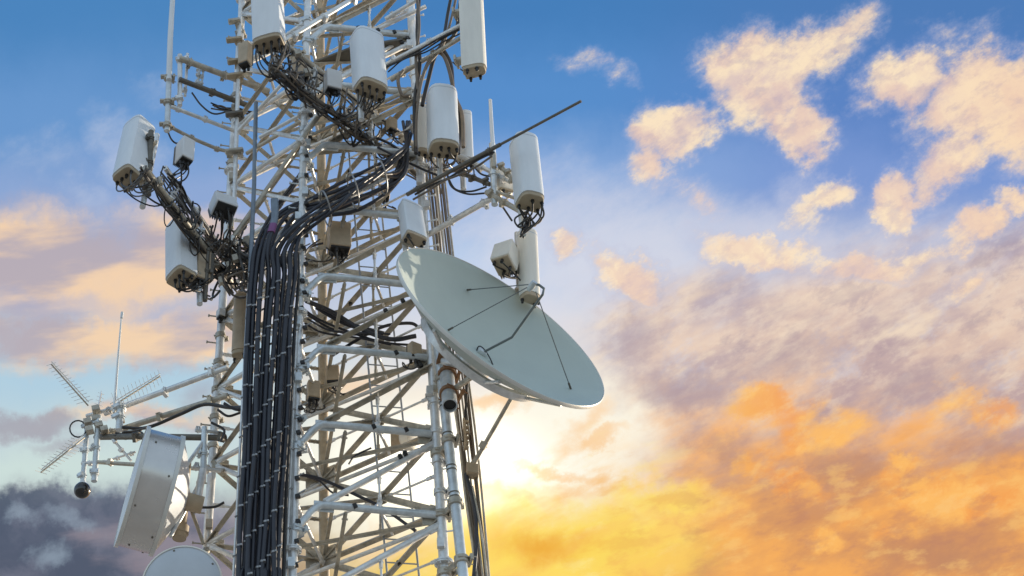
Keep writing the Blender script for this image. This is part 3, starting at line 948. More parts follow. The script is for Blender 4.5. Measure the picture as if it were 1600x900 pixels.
fp = dc + dn * .62
fpx = P(836, 446, 15.0)
f0 = on_dish(752, 552)
fa = [f0, P(776, 540, lerp(f0.y, fp.y, .2)), P(800, 527, lerp(f0.y, fp.y, .35)), P(828, 486, lerp(f0.y, fp.y, .7)), P(848, 460, fp.y - .02), P(850, 451, fp.y), P(842, 445, fp.y), fp]
MB().tube([f0, fa[2], lerp(fa[2], fa[4], .97), fa[4], fa[5], fa[6], P(833, 444, fp.y)], .013, 10).build("feed_arm", M['armgrey'], dish)
hp = P(833, 444, fp.y)
mb = MB()
mb.tube([hp + dn * .03, hp - dn * .03, hp - dn * .08], [.03, .034, .022], 14)
mb.build("feed_horn", M['pipe'], dish)
MB().box(on_dish(752, 552) + dn * .02, e1 * .05, e2 * .04, dn * .02).build("arm_base", M['pipe'], dish, bevel=.006)
for (x, y) in ((730, 453), (700, 516), (892, 608)):
    q = on_dish(x, y)
    MB().tube([q, lerp(q, hp, .93)], .0055, 6).build("stay", M['armgrey'], dish)
    MB().tube([q, lerp(q, hp, .06)], .011, 8).build("stay_foot", M['darksteel'], dish)
MB().tube(bez(on_dish(745, 548), on_dish(742, 535) + dn * .06, on_dish(762, 560) + dn * .04, on_dish(770, 570), 10), .007, 6).build("signal_cable", M['plastic'], dish)
# mount
bk = dc - dn * (DEP + .06)
pm_b, pm_t = P(727, 930, 15.95), P(680, 500, 16.0)
mid = lerp(pm_b, pm_t, .83)
MB().tube([bk - dn * .02, bk - dn * .10], .2, 24).build("hub", M['steel'], dish)
MB().tube([bk - dn * .08, mid], .055, 12).build("mount_arm", M['steel'], dish)
MB().tube([dc + e1 * (-rr_) + dn * (hb - .06), lerp(pm_b, pm_t, .97)], .03, 10).build("strut", M['steel2'], dish)
MB().tube([dc + e2 * (-rr_) + dn * (hb - .06), lerp(pm_b, pm_t, .70)], .03, 10).build("strut", M['steel2'], dish)
s_a, s_b = P(806, 610, 15.75), P(737, 730, 16.2)
mb = MB().tube([s_a, s_b], .022, 10)
saddle(mb, lerp(s_a, s_b, .72), s_b - s_a, .024, .08)
mb.build("strut", M['steel2'], dish)
MB().box(P(738, 736, 16.2), V((.06, .02, 0)), V((0, .07, 0)), V((0, 0, .055))).build("strut_bracket", M['tan'], dish, bevel=.006)
MB().tube([P(748, 708, 16.15), P(733, 728, 16.2)], .012, 8).build("strut_bolt", M['steel2'], dish)
dp = thing("dish_mast", "stout blue grey upright pipe with dark bands that holds the big dish", "pole", P(735, 990, 15.95))
MB().tube([lerp(pm_b, pm_t, -.3), pm_t], .051, 18).build("pipe", M['pipe'], dp)
mb = MB()
dd = (pm_t - pm_b).normalized()
for y in (690, 697, 741, 747, 782, 788, 640, 646):
    t = (930 - y) / 430
    p_ = lerp(pm_b, pm_t, t)
    MB().tube([p_ - dd * .006, p_ + dd * .006], .056, 18).build("band", M['darksteel'], dp)
for y in (700, 795, 880, 600):
    t = (930 - y) / 430
    p_ = lerp(pm_b, pm_t, t)
    q = legp('FR', p_.z)
    mb = MB().box(lerp(p_, q, .5), (q - p_) * .5, V((0, .02, .0)), V((0, 0, .03)))
    saddle(mb, p_, dd, .056, .07)
    saddle(mb, q, Z, .058, .07)
    mb.build("clamp", M['steel2'], dp, bevel=.004)
for (x, y, a_, b_) in ((668, 470, .03, .12), (676, 512, .05, .06), (690, 560, .04, .07)):
    MB().box(P(x, y, 15.95), V((a_, .02, 0)), V((0, .03, 0)), V((.02, 0, b_))).build("bracket", M['rusty'], dp, bevel=.004)
# open stub pipe
sp = thing("stub_pipe", "short wide pipe with open dark end clamped under the big dish", "pipe", P(703, 640, 15.8))
ca, cb = P(703, 634, 15.55), P(697, 575, 16.05)
MB().lathe([(.075, 0), (.075, (cb - ca).length), (.064, (cb - ca).length), (.064, 0)], ca, cb - ca, 24, closed=True).build("tube", M['pipe'], sp)
MB().tube([lerp(ca, cb, .05), lerp(ca, cb, .07)], .063, 18).build("bore_shade", M['plastic'], sp)  # black disc stands in for the shade inside the open pipe
for t in (.3, .8):
    mb = MB()
    saddle(mb, lerp(ca, cb, t), cb - ca, .075, .06)
    mb.build("clamp", M['rusty'], sp)
# brown waveguides right of the pipe
GW = "brown cables running down right of the stout dish pipe"
for i in range(7):
    x0 = 704 + i * 4.6
    x1 = 745 + i * 3.2
    pts = [P(x1 + 6, 990, 16.25 + .03 * (i % 3)), P(x1, 900, 16.25 + .03 * (i % 3)), P(lerp(x0, x1, .62) + rnd.uniform(-2, 2), 780, 16.25), P(lerp(x0, x1, .3) + rnd.uniform(-2, 2), 680, 16.25), P(x0, 590, 16.25), P(x0 - 14, 480, 16.3), P(x0 - 30, 340, 16.4), P(x0 - 45, 200, 16.5)]
    o = MB().tube(smooth_path(pts, 6), rnd.uniform(.009, .017), 8).build("waveguide", M['cable2'] if i % 3 else M['steel2'])
    tag(o, "brown cable in the row behind the right front leg, down past the stout dish pipe" if i % 3 else "pale corrugated cable in the row behind the right front leg and dish pipe", "cable", GW if i % 3 else "pale corrugated cables right of the stout dish pipe")
for i, (c, r, m, lab) in enumerate((([(738, 760), (748, 810), (756, 860), (764, 930)], .012, 'steel2', "thin outer wire at the right foot of the mast"),
                               ([(728, 740), (742, 800), (744, 850), (738, 930)], .02, 'cable', "dark blue cable right of the stout dish pipe near the lower edge"),
                               ([(735, 575), (730, 600), (727, 650), (724, 690)], .013, 'plastic', "black cable hanging straight down under the left half of the big dish"))):
    o = MB().tube(smooth_path([P(x, y, 16.2) for x, y in c], 6), r, 8).build("hanging_cable", M[m])
    tag(o, lab, "cable")
o = thing("cable_comb", "small toothed tan cable holder on the edge of the brown cables under the big dish", "cable holder", P(727, 660, 16.2))
mb = MB().box(P(726, 678, 16.2), V((.012, 0, 0)), V((0, .03, 0)), V((0, 0, .18)))
for k in range(6):
    mb.box(P(729, 660 + k * 8, 16.2), V((.022, 0, 0)), V((0, .025, 0)), V((0, 0, .012)))
mb.build("comb", M['tan'], o, bevel=.003)
# white vertical poles behind right leg (sunlit)
o = MB().tube([P(693, 500, 16.7), P(680, 255, 16.7)], .028, 10).build("support_pole", M['radome_warm'])
tag(o, "sunlit white upright pole right of the front leg above the big dish", "pole")
o = MB().tube([P(701, 480, 16.9), P(690, 330, 16.9)], .010, 8).build("support_pole", M['pipe'])
tag(o, "very thin pale pole right of the sunlit white one above the big dish", "pole")

# ------------------------------------------------------------------ lower left: booms, log-periodics, drum, small dish
zb1 = P(350, 576, 16.85).z
zb2 = P(350, 622, 16.85).z
b1a, b1b = Pz(356, 574, zb1), Pz(164, 646, zb1)
b2a, b2b = Pz(356, 618, zb2), Pz(150, 683, zb2)
zb3 = P(335, 688, 16.75).z
b3a, b3b = Pz(345, 692, zb3), Pz(150, 672, zb3)
b3b = b2b + V((.05, -.05, -.04))
lb = frame("pair of long tubes reaching far out left from the mast, wire antennas at their end", [
    ('arm', [b1a, b1b], .032, 'steel'), ('arm', [b2a, b2b], .032, 'steel2'),
    ('strut', [P(348, 684, 16.75), P(215, 682, 16.9), b2b], .034, 'darksteel'),
    ('strut', [P(350, 735, 16.8), P(150, 722, 17.4)], .022, 'steel2'),
    ('mast_pipe', [P(189, 632, 17.3), P(186, 672, 17.3)], .04, 'pipe'),
    ('strut', [P(135, 650, 17.5), P(170, 640, 17.4), P(196, 640, 17.35)], .022, 'steel'),
    ('mast_pipe', [P(137, 655, 17.45), P(129, 756, 17.45)], .027, 'pipe'),
    ('mast_pipe', [P(154, 650, 17.4), P(147, 752, 17.4)], .033, 'pipe'),
    ('strut', [P(128, 724, 17.45), P(152, 722, 17.4)], .016, 'steel'),
    ('mast_pipe', [P(320, 668, 16.6), P(317, 752, 16.6)], .034, 'pipe'),
    ('strut', [P(305, 672, 16.65), P(345, 676, 16.75)], .018, 'steel'),
    ('strut', [P(302, 730, 16.65), P(345, 736, 16.75)], .022, 'steel'),
    ('strut', [P(176, 686, 17.3), P(205, 720, 17.3)], .014, 'steel'),
    ('strut', [P(155, 724, 17.4), P(212, 706, 17.3)], .012, 'steel'),
], GM, cables=[(P(180, 672, 17.25), P(225, 668, 17.1), 4)])
for (x, y) in ((150, 655), (137, 660), (188, 655), (150, 640), (140, 672), (163, 672), (155, 665)):
    mb = MB().box(P(x, y, 17.38), V((.04, 0, .01)), V((0, .05, 0)), V((-.01, 0, .03)))
    mb.build("clamp", M['steel2'], lb, bevel=.004)
o = MB().tube(smooth_path([P(395, 634, 16.3), P(360, 637, 16.6), P(320, 632, 16.8), P(280, 648, 17.0), P(230, 668, 17.2), P(190, 668, 17.3)], 6), .02, 8).build("hanging_cable", M['jumper'])
tag(o, "dark cable following the lower of the long left tubes to the wire antennas", "cable")
o = MB().tube([P(140 + 13 * math.cos(t / 16 * 6.4) - 18, 670 + 13 * math.sin(t / 16 * 6.4), 17.4) for t in range(17)], .009, 7).build("cable_loop", M['jumper'])
tag(o, "small round cable loop at the left end of the long tubes", "cable")
wp = thing("whip_antenna", "thin metal rod antenna standing upright on the long left tubes", "antenna", P(178, 640, 17.35), "whip antennas")
MB().tube([P(178, 645, 17.35), P(184, 565, 17.35), P(190, 492, 17.35)], [.017, .013, .009], 8).build("rod", M['alu'], wp)
MB().tube([P(190, 497, 17.35), P(191, 488, 17.35)], .017, 8).build("tip", M['radome'], wp)


def logper(label, a, b, Y1, Y2, spread, n=13):
    A, B = P(a[0], a[1], Y1), P(b[0], b[1], Y2)
    r_ = thing("wire_antenna", label, "antenna", A, "comb like wire antennas at the end of the long left tubes")
    d = (B - A).normalized()
    s_ = (UV_ * .6 + d.cross(UV_) * .0)
    el = d.cross(FV).normalized()
    el = (el * .75 + Z * .4 + FV * .5).normalized()
    MB().tube([A, B], .009, 8).build("boom", M['steel2'], r_)
    MB().tube([A + Z * .05, B + Z * .035], .006, 6).build("boom", M['alu'], r_)
    mb = MB()
    L = (B - A).length
    for k in range(n):
        t = .1 + .9 * k / (n - 1)
        w_ = spread * (1 - .45 * t)
        p_ = lerp(A, B, t)
        mb.tube([p_ - el * w_, p_ + el * w_], .0032, 5)
    mb.build("elements", M['alu'], r_)
    return r_


logper("comb like wire antenna pointing up left from the end of the long tubes", (138, 634), (80, 569), 17.4, 17.1, .19)
logper("comb like wire antenna pointing up right from the end of the long tubes", (172, 637), (250, 588), 17.4, 17.7, .17)
logper("comb like wire antenna pointing down left below the long tubes", (132, 684), (64, 738), 17.4, 17.0, .17)
logper("short comb like wire antenna pointing up between the others", (150, 655), (158, 615), 17.4, 17.9, .1, 7)
# dome camera
dmc = thing("dome_camera", "dark glossy dome camera with white collar hanging from the outer left pipe", "camera", P(129, 756, 17.45))
cc = P(128.5, 766, 17.45)
MB().lathe([(.0, .115), (.03, .115), (.034, .09), (.052, .08), (.06, .066), (.0, .066)], cc, Z, 28).build("housing", M['radome'], dmc)
MB().lathe([(.09 * math.cos(a * .1571), -.09 * math.sin(a * .1571)) for a in range(-6, 11)], cc, Z, 28).build("dome", M['glass'], dmc)

# drum antenna (shrouded microwave dish)
dA = P(206, 760, 16.3)          # centre of the radome face
axd = (RV * .955 - UV_ * .27 + FV * .10).normalized()     # from the radome towards the back
rD = .60
drum = thing("drum_antenna", "large pale drum shaped microwave dish seen from its side, lower left", "microwave antenna", dA + axd * .3)
depth = .37
MB().lathe([(rD, 0), (rD, depth), (rD * .985, depth), (rD * .985, 0)], dA, axd, 72, closed=True).build("shroud", M['drum'], drum)
MB().lathe([(rD + .004, -.015), (rD + .022, -.012), (rD + .022, .025), (rD + .004, .028)], dA, axd, 72, closed=True).build("front_rim", M['dishrim'], drum)
MB().lathe([(rD + .003, depth - .03), (rD + .02, depth - .028), (rD + .02, depth + .012), (rD + .003, depth + .014)], dA, axd, 72, closed=True).build("back_rim", M['dishrim'], drum)
MB().lathe([(.0, -.03), (rD * .6, -.022), (rD, -.006)], dA, axd, 60).build("radome", M['radome'], drum)
MB().lathe([(rD, depth + .002), (rD * .7, depth + .09), (rD * .4, depth + .16), (.12, depth + .19), (0, depth + .19)], dA, axd, 60).build("reflector_back", M['grey'], drum)
bx_ = axd.orthogonal().normalized()
by_ = axd.cross(bx_)
for a, h in ((1.2, .05), (2.0, .10), (2.6, .30), (3.2, .06), (3.7, .31), (4.1, .12), (4.5, .28), (5.0, .06), (5.4, .18), (5.6, .2), (5.9, .3)):
    u = bx_ * math.cos(a) + by_ * math.sin(a)
    MB().tube([dA + axd * h + u * (rD - .002), dA + axd * h + u * (rD + .008)], .011, 7).build("bolt", M['darksteel'], drum)
MB().tube([dA + axd * (depth + .17), dA + axd * (depth + .36)], .09, 20).build("hub", M['tan'], drum)
MB().tube([dA + axd * (depth + .3), P(317, 735, 16.6)], .04, 12).build("mount_arm", M['steel'], drum)
MB().tube([dA + axd * (depth + .12) + Z * .3, P(318, 690, 16.6)], .022, 10).build("strut", M['steel'], drum)
MB().tube([dA + axd * (depth + .05) - Z * .45, P(316, 748, 16.6)], .022, 10).build("strut", M['steel'], drum)
# small dish, cut by the lower edge
sd_n = (RV * -.1 + UV_ * .52 - FV * .85).normalized()
sdc = P(284, 912, 15.9)
sd = thing("small_dish", "small light grey round dish cut by the lower edge", "microwave antenna", sdc + V((0, .3, 0)))
rS = 62 / F * (sdc - V((0, 0, EYE))).dot(FV)
MB().lathe([(0, .05), (rS * .5, .042), (rS * .85, .02), (rS, 0)], sdc, sd_n, 56).build("radome", M['grey'], sd)
MB().lathe([(rS, -.05), (rS + .014, -.05), (rS + .014, .006), (rS, .01)], sdc, sd_n, 56, closed=True).build("rim", M['radome_warm'], sd)
MB().lathe([(rS, -.045), (rS * .7, -.12), (rS * .3, -.19), (0, -.2)], sdc, sd_n, 48).build("back_shell", M['grey'], sd)
u1 = sd_n.orthogonal().normalized()
u2 = sd_n.cross(u1)
for k in range(5):
    u = u1 * math.cos(k * 1.2566 + .4) + u2 * math.sin(k * 1.2566 + .4)
    MB().tube([sdc + u * (rS - .03), sdc + u * (rS - .03) + sd_n * .016], .011, 8).build("clip", M['darksteel'], sd)
MB().tube([sdc - sd_n * .18, P(322, 860, 16.9)], .04, 10).build("mount_arm", M['steel2'], sd)
# equipment between drum and left back leg
eq = thing("feed_unit", "tan cylindrical feed unit between the drum antenna and the left back leg", "radio unit", P(283, 850, 16.7))
MB().lathe([(.0, 0), (.07, 0), (.075, .05), (.09, .06), (.09, .14), (.06, .16), (.06, .40), (.09, .42), (.09, .48), (.045, .5), (.04, .9), (0, .9)], P(280, 842, 16.7), V((.05, 0, 1)), 24).build("body", M['tan'], eq)
MB().tube([P(290, 745, 16.7), P(300, 800, 16.75), P(318, 850, 16.8)], .02, 10).build("strut", M['steel2'], eq)
MB().tube([P(283, 750, 16.7), P(287, 800, 16.7)], .018, 10).build("pipe", M['steel'], eq)
for i, c in enumerate(([(295, 785), (310, 792), (335, 792), (350, 785)], [(330, 660), (350, 672), (345, 690)], [(340, 640), (356, 650), (375, 645)])):
    o = MB().tube(smooth_path([P(x, y, 16.65) for x, y in c], 6), .014, 7).build("slack_cable", M['jumper'])
    tag(o, ["black cable from the tan feed unit across to the left back leg", "short black cable bending round the left back leg beside the drum antenna", "short dark cable from the left back leg towards the feeder bundle"][i], "cable")
# step bolts and clamps on the legs for the worn, busy look
for k, m in (('BL', 'steel2'), ('FR', 'steel'), ('FL', 'pipe')):
    z = 9.9
    while z < 19:
        q = legp(k, z)
        out = V((-1, -.2, 0)) if k != 'FR' else V((1, -.3, 0))
        mb = MB()
        mb.tube([q, q + out * .14], .009, 6)
        mb.tube([q + out * .135, q + out * .15], .016, 8)
        mb.build("step_bolt", M[m], tower)
        if rnd.random() < .45:
            mb = MB()
            saddle(mb, q + Z * .1, Z, LR[k], .06)
            mb.build("clamp", M[m], tower)
        if rnd.random() < .35:
            MB().box(q + Z * .2 + V((rnd.uniform(-.05, .05), -.06, 0)), V((.035, 0, 0)), V((0, .03, 0)), V((0, 0, .05))).build("bracket", M[m], tower, bevel=.003)
        z += .36

z = 10.8
while z < 17.5:
    q = legp('FL', z) + V((rnd.uniform(.02, .07), -.05, 0))
    MB().box(q, V((.02, .004, .008)), V((0, .022, 0)), V((-.008, 0, .018))).build("clip", M['plastic'], tower, bevel=.003)
    if rnd.random() < .6:
        MB().tube([q + V((-.03, .02, .02)), q + V((.07, -.02, .05))], .008, 6).build("step_bolt", M['clamp'], tower)
    z += rnd.uniform(.14, .3)

# ------------------------------------------------------------------ sun and sky
SUN_EL, SUN_AZ = R(13), R(54)       # low, behind the mast and to the right
sd_ = V((math.sin(SUN_AZ) * math.cos(SUN_EL), math.cos(SUN_AZ) * math.cos(SUN_EL), math.sin(SUN_EL)))
sl = bpy.data.lights.new("sun", 'SUN')
sl.energy = 5.0
sl.angle = R(.5)
sl.color = (1.0, .87, .69)
so = bpy.data.objects.new("sun", sl)
col.objects.link(so)
so.location = (20, 10, 30)
so.rotation_euler = sd_.to_track_quat('Z', 'Y').to_euler()

wd = bpy.data.worlds.new("World")
scene.world = wd
wd.use_nodes = True
nt = wd.node_tree
nt.nodes.clear()
NN, LK = nt.nodes.new, nt.links.new


def sock(node, i, val):
    if isinstance(val, bpy.types.NodeSocket):
        LK(val, node.inputs[i])
    else:
        node.inputs[i].default_value = val


def math_(op, a, b=0., c=0., clamp=False):
    n = NN("ShaderNodeMath")
    n.operation = op
    n.use_clamp = clamp
    sock(n, 0, a)
    sock(n, 1, b)
    sock(n, 2, c)
    return n.outputs[0]


def vmath(op, a, b=(0, 0, 0), scale=None):
    n = NN("ShaderNodeVectorMath")
    n.operation = op
    sock(n, 0, a)
    sock(n, 1, b)
    if scale is not None:
        sock(n, 3, scale)
    return n.outputs[1] if op in ('DOT_PRODUCT', 'LENGTH') else n.outputs[0]


def sstep(x, lo, hi, tmin=0., tmax=1.):
    n = NN("ShaderNodeMapRange")
    n.interpolation_type = 'SMOOTHSTEP'
    sock(n, 0, x)
    sock(n, 1, lo)
    sock(n, 2, hi)
    n.inputs[3].default_value = tmin
    n.inputs[4].default_value = tmax
    return n.outputs[0]


def mix(fac, a, b):
    n = NN("ShaderNodeMix")
    n.data_type = 'RGBA'
    sock(n, 0, fac)
    for i, x in ((6, a), (7, b)):
        sock(n, i, x if isinstance(x, bpy.types.NodeSocket) else (*s2l(x), 1))
    return n.outputs[2]


def noise(vec, scale, detail=6, rough=.55, seed=0., dist=0.):
    n = NN("ShaderNodeTexNoise")
    n.noise_dimensions = '2D'
    n.inputs["Scale"].default_value = scale
    n.inputs["Detail"].default_value = min(detail, 6)
    n.inputs["Roughness"].default_value = rough
    LK(vmath('ADD', vec, (seed * 13.7, seed * 7.3, 0)), n.inputs["Vector"])
    return n.outputs["Fac"], n.outputs["Color"]


def ramp(x, stops, lo=0., hi=9.):
    n = NN("ShaderNodeValToRGB")
    n.color_ramp.interpolation = 'EASE'
    els = n.color_ramp.elements
    while len(els) < len(stops):
        els.new(.5)
    for e, (p_, c) in zip(els, stops):
        e.position = (p_ - lo) / (hi - lo)
        e.color = (*s2l(c), 1)
    f = math_('MULTIPLY_ADD', x, 1 / (hi - lo), -lo / (hi - lo), clamp=True)
    LK(f, n.inputs[0])
    return n.outputs[0]


def mapping(vec, loc=(0, 0, 0), rot=0., scale=(1, 1, 1)):
    n = NN("ShaderNodeMapping")
    n.vector_type = 'TEXTURE'
    LK(vec, n.inputs[0])
    n.inputs[1].default_value = loc
    n.inputs[2].default_value = (0, 0, rot)
    n.inputs[3].default_value = scale
    return n.outputs[0]


tc = NN("ShaderNodeTexCoord")
dirv = tc.outputs["Generated"]
# tangent coordinates of the sky round the bearing (0, cos 38, sin 38); one unit = 1/30 radian
dF = vmath('DOT_PRODUCT', dirv, tuple(FV))
dFc = math_('MAXIMUM', dF, .25)
U = math_('ADD', math_('MULTIPLY', math_('DIVIDE', vmath('DOT_PRODUCT', dirv, tuple(RV)), dFc), F / 100), CX / 100)
W_ = math_('SUBTRACT', CY / 100, math_('MULTIPLY', math_('DIVIDE', vmath('DOT_PRODUCT', dirv, tuple(UV_)), dFc), F / 100))
cmb = NN("ShaderNodeCombineXYZ")
LK(U, cmb.inputs[0])
LK(W_, cmb.inputs[1])
uv = cmb.outputs[0]
# ragged edges: warp
_, wc = noise(uv, .55, 8, .62, 1.3)
warp = vmath('ADD', uv, vmath('SCALE', vmath('SUBTRACT', wc, (.5, .5, .5)), scale=.95))
_, wc2 = noise(uv, 2.2, 6, .65, 4.3)
warp = vmath('ADD', warp, vmath('SCALE', vmath('SUBTRACT', wc2, (.5, .5, .5)), scale=.42))
wsep = NN("ShaderNodeSeparateXYZ")
LK(vmath('ADD', uv, vmath('SCALE', vmath('SUBTRACT', wc, (.5, .5, .5)), scale=.9)), wsep.inputs[0])
Uw, Vw = wsep.outputs[0], wsep.outputs[1]

left = ramp(Vw, [(0, (76, 133, 190)), (2, (106, 152, 206)), (3.1, (142, 168, 212)), (4.6, (186, 190, 208)), (5.8, (176, 206, 224)), (6.8, (196, 214, 218)), (7.4, (204, 222, 218)), (8.1, (140, 138, 152)), (9, (140, 126, 136))])
midc = ramp(Vw, [(0, (70, 127, 187)), (1.6, (88, 142, 203)), (2.9, (142, 174, 220)), (4.3, (184, 205, 234)), (5.4, (222, 222, 226)), (6.2, (252, 240, 222)), (7.0, (255, 250, 234)), (7.9, (255, 236, 170)), (8.6, (255, 214, 96)), (9, (255, 220, 110))])
right = ramp(Vw, [(0, (78, 124, 184)), (1.6, (92, 132, 196)), (2.8, (122, 152, 210)), (3.8, (160, 176, 214)), (4.7, (196, 186, 198)), (5.5, (206, 172, 162)), (6.4, (216, 164, 134)), (7.3, (218, 154, 106)), (8.2, (226, 152, 86)), (9, (218, 146, 84))])
base = mix(sstep(Uw, 3.2, 7.2), left, midc)
base = mix(sstep(Uw, 8.6, 13.5), base, right)


def sep(vec):
    n = NN("ShaderNodeSeparateXYZ")
    LK(vec, n.inputs[0])
    return n.outputs[0], n.outputs[1]


def ell(vec, x, y, rx, ry, rot=0.):
    """soft elliptical patch of sky, plain scalar maths"""
    u_, v_ = vec
    c_, s_ = math.cos(R(rot)), math.sin(R(rot))
    k_ = 1.55
    a = math_('MULTIPLY_ADD', u_, c_ / rx / k_, math_('MULTIPLY_ADD', v_, s_ / rx / k_, -(x * c_ + y * s_) / rx / k_))
    b = math_('MULTIPLY_ADD', u_, -s_ / ry / k_, math_('MULTIPLY_ADD', v_, c_ / ry / k_, (x * s_ - y * c_) / ry / k_))
    r_ = math_('SQRT', math_('MULTIPLY_ADD', a, a, math_('MULTIPLY', b, b)))
    return sstep(r_, 1., 0.)


def union(vec, lst):
    acc = None
    for e in lst:
        wgt = e[5] if len(e) > 5 else 1.
        m_ = ell(vec, *e[:5])
        if wgt != 1.:
            m_ = math_('MULTIPLY', m_, wgt)
        acc = m_ if acc is None else math_('MAXIMUM', acc, m_)
    return acc


def cloud(cover, tex, amp, lo, hi):
    """soft coverage broken up by a fibrous noise"""
    return math_('MULTIPLY', sstep(math_('ADD', cover, math_('MULTIPLY', math_('SUBTRACT', tex, .5), amp)), lo, hi), sstep(cover, .0, .22))


def mul(*a):
    r_ = a[0]
    for b_ in a[1:]:
        r_ = math_('MULTIPLY', r_, b_)
    return r_


fib, _ = noise(mapping(uv, (0, 0, 0), R(-32), (1.5, .85, 1)), 1.15, 6, .66, 3.3)
fb, _ = noise(uv, 1.5, 6, .60, 9.1)
fb2, _ = noise(warp, .75, 5, .55, 2.2)
fine, _ = noise(mapping(uv, (0, 0, 0), R(-28), (1.5, .8, 1)), 3.4, 5, .62, 21.)
streak, _ = noise(mapping(uv, (0, 0, 0), R(-22), (2.0, .85, 1)), .95, 6, .58, 5.5)
streak2, _ = noise(mapping(uv, (0, 0, 0), R(-27), (2.0, .7, 1)), 1.1, 6, .56, 15.5)
flat, _ = noise(mapping(uv, (0, 0, 0), R(-6), (2.2, .6, 1)), .8, 6, .52, 31.)
WS, US = sep(warp), (U, W_)
# thin veil over the middle of the sky
veil = union(US, [(9.6, 4.1, 2.9, 1.5, 15), (11.8, 3.9, 2.8, .9, 15, .9), (13.8, 3.9, 1.8, .7, -10, .75), (12.4, 3.1, .9, .5, -45, .5), (8.0, 5.2, 1.9, 1.4, 0)])
base = mix(mul(cloud(veil, fib, .8, .1, 1.0), .65), base, (224, 222, 230))
# soft streaky bank over the lower right
bank = mul(cloud(sstep(math_('ADD', W_, math_('MULTIPLY', U, .14)), 5.0, 7.0), streak2, 1.2, .05, .85), sstep(Uw, 8.5, 10.6))
bankc = mix(sstep(streak, .32, .68), (186, 164, 168), (234, 206, 184))
bankc = mix(sstep(fine, .42, .72, 0., .42), bankc, (248, 228, 204))
bankc = mix(sstep(fib, .47, .30, 0., .5), bankc, (164, 146, 158))
low = mix(sstep(streak, .34, .66), (208, 148, 104), (250, 178, 98))
bankc = mix(sstep(math_('ADD', W_, math_('MULTIPLY', math_('SUBTRACT', streak, .5), 3.0)), 5.7, 7.7), bankc, low)
base = mix(mul(bank, .85), base, bankc)
# pale wisps and grey shadows through it
base = mix(mul(sstep(streak2, .50, .72), sstep(W_, 3.9, 5.2), sstep(U, 8.4, 9.8), sstep(W_, 7.2, 6.0), .8), base, (246, 224, 198))
base = mix(mul(sstep(fib, .54, .72), sstep(W_, 4.6, 5.4), sstep(U, 9.2, 10.2), sstep(W_, 7.0, 6.2), .45), base, (206, 206, 220))
sh = union(WS, [(10.7, 6.15, .95, .42, 5), (13.3, 7.2, .8, .4, 20, .9), (15.7, 7.0, .8, .4, 0, .9), (12.1, 5.7, 1.3, .35, -20, .7), (14.3, 6.1, 1.3, .4, -15, .8), (9.9, 5.2, .6, .6, -50, .75), (11.4, 6.9, .8, .3, 15, .7), (14.6, 8.6, 1.8, .4, 0, .7)])
base = mix(mul(cloud(sh, fib, 1.6, .1, .95), .62), base, mix(sstep(W_, 6.2, 7.6), (172, 150, 158), (186, 134, 106)))
# orange lit puffs low on the right
op = union(WS, [(12.5, 7.5, 1.1, .34, 27), (11.8, 7.25, .5, .3, 30, .9), (10.8, 7.75, 1.0, .34, 5), (12.7, 6.5, .85, .4, 0, .85), (14.7, 7.8, 1.1, .4, 12), (14.2, 7.2, .42, .18, 5), (12.95, 8.42, .35, .18, 0, .95), (15.4, 6.4, .95, .36, 8, .8), (10.2, 8.3, .8, .24, 0, .8), (11.9, 6.3, .6, .28, 0, .6), (9.6, 7.9, .6, .3, 0), (14.0, 8.35, .6, .18, 8, .7)])
oa = cloud(op, streak, 2.2, .12, .86)
oc = mix(sstep(Uw, 9.8, 12.4), (255, 224, 124), mix(sstep(fb2, .4, .6), (246, 164, 88), (255, 190, 104)))
oc = mix(sstep(fine, .45, .7, 0., .4), oc, (255, 212, 140))
base = mix(mul(oa, .85), base, oc)
# the bright glow where the sun stands behind cloud
gl = union(WS, [(8.8, 6.8, 1.9, 1.05, 8), (6.0, 7.4, 2.1, 1.4, 0, .85), (8.9, 6.95, .8, .35, 0)])
glow = math_('MULTIPLY', cloud(gl, streak2, .9, .0, .95), .94)
hot = union(US, [(7.0, 7.35, 1.35, .8, 0)])
base = mix(glow, base, (255, 251, 234))
pch = union(WS, [(8.6, 7.3, .9, .16, 12, .9), (9.4, 6.9, .5, .16, -15, .9), (8.0, 7.75, .9, .18, 5, .8), (7.9, 6.25, .9, .22, -10, .8), (9.3, 6.55, .6, .3, -20, .8), (8.9, 7.6, 1.1, .2, 0, .7), (5.7, 6.0, 1.0, .3, 0, .6), (6.2, 8.5, 1.2, .4, 0, .6)])
base = mix(mul(cloud(pch, streak2, 1.4, .15, 1.0), .75), base, (250, 204, 150))
yel = union(WS, [(9.0, 8.6, 2.2, .75, 0, .95), (10.2, 7.75, .9, .35, 0, .8)])
base = mix(mul(cloud(yel, streak2, .9, .05, .9), .8), base, (255, 224, 100))
lay, _ = noise(mapping(uv, (0, 0, 0), R(-14), (1.7, .75, 1)), 1.9, 6, .62, 41.)
lowz = mul(sstep(W_, 6.3, 7.6), sstep(U, 8.0, 9.4))
base = mix(mul(lowz, sstep(lay, .52, .72), .45), base, mix(sstep(Uw, 9.4, 12.), (255, 238, 160), (255, 204, 122)))
base = mix(mul(lowz, sstep(lay, .48, .30), .4), base, mix(sstep(Uw, 9.0, 12.), (242, 178, 84), (184, 128, 108)))
base = mix(mul(sstep(streak2, .45, .7), sstep(W_, 6.6, 7.4), sstep(U, 7.0, 8.0), sstep(U, 12.0, 10.), .5), base, (250, 190, 106))
base = mix(mul(union(WS, [(8.5, 8.62, .6, .3, 0)]), .85), base, (238, 170, 62))
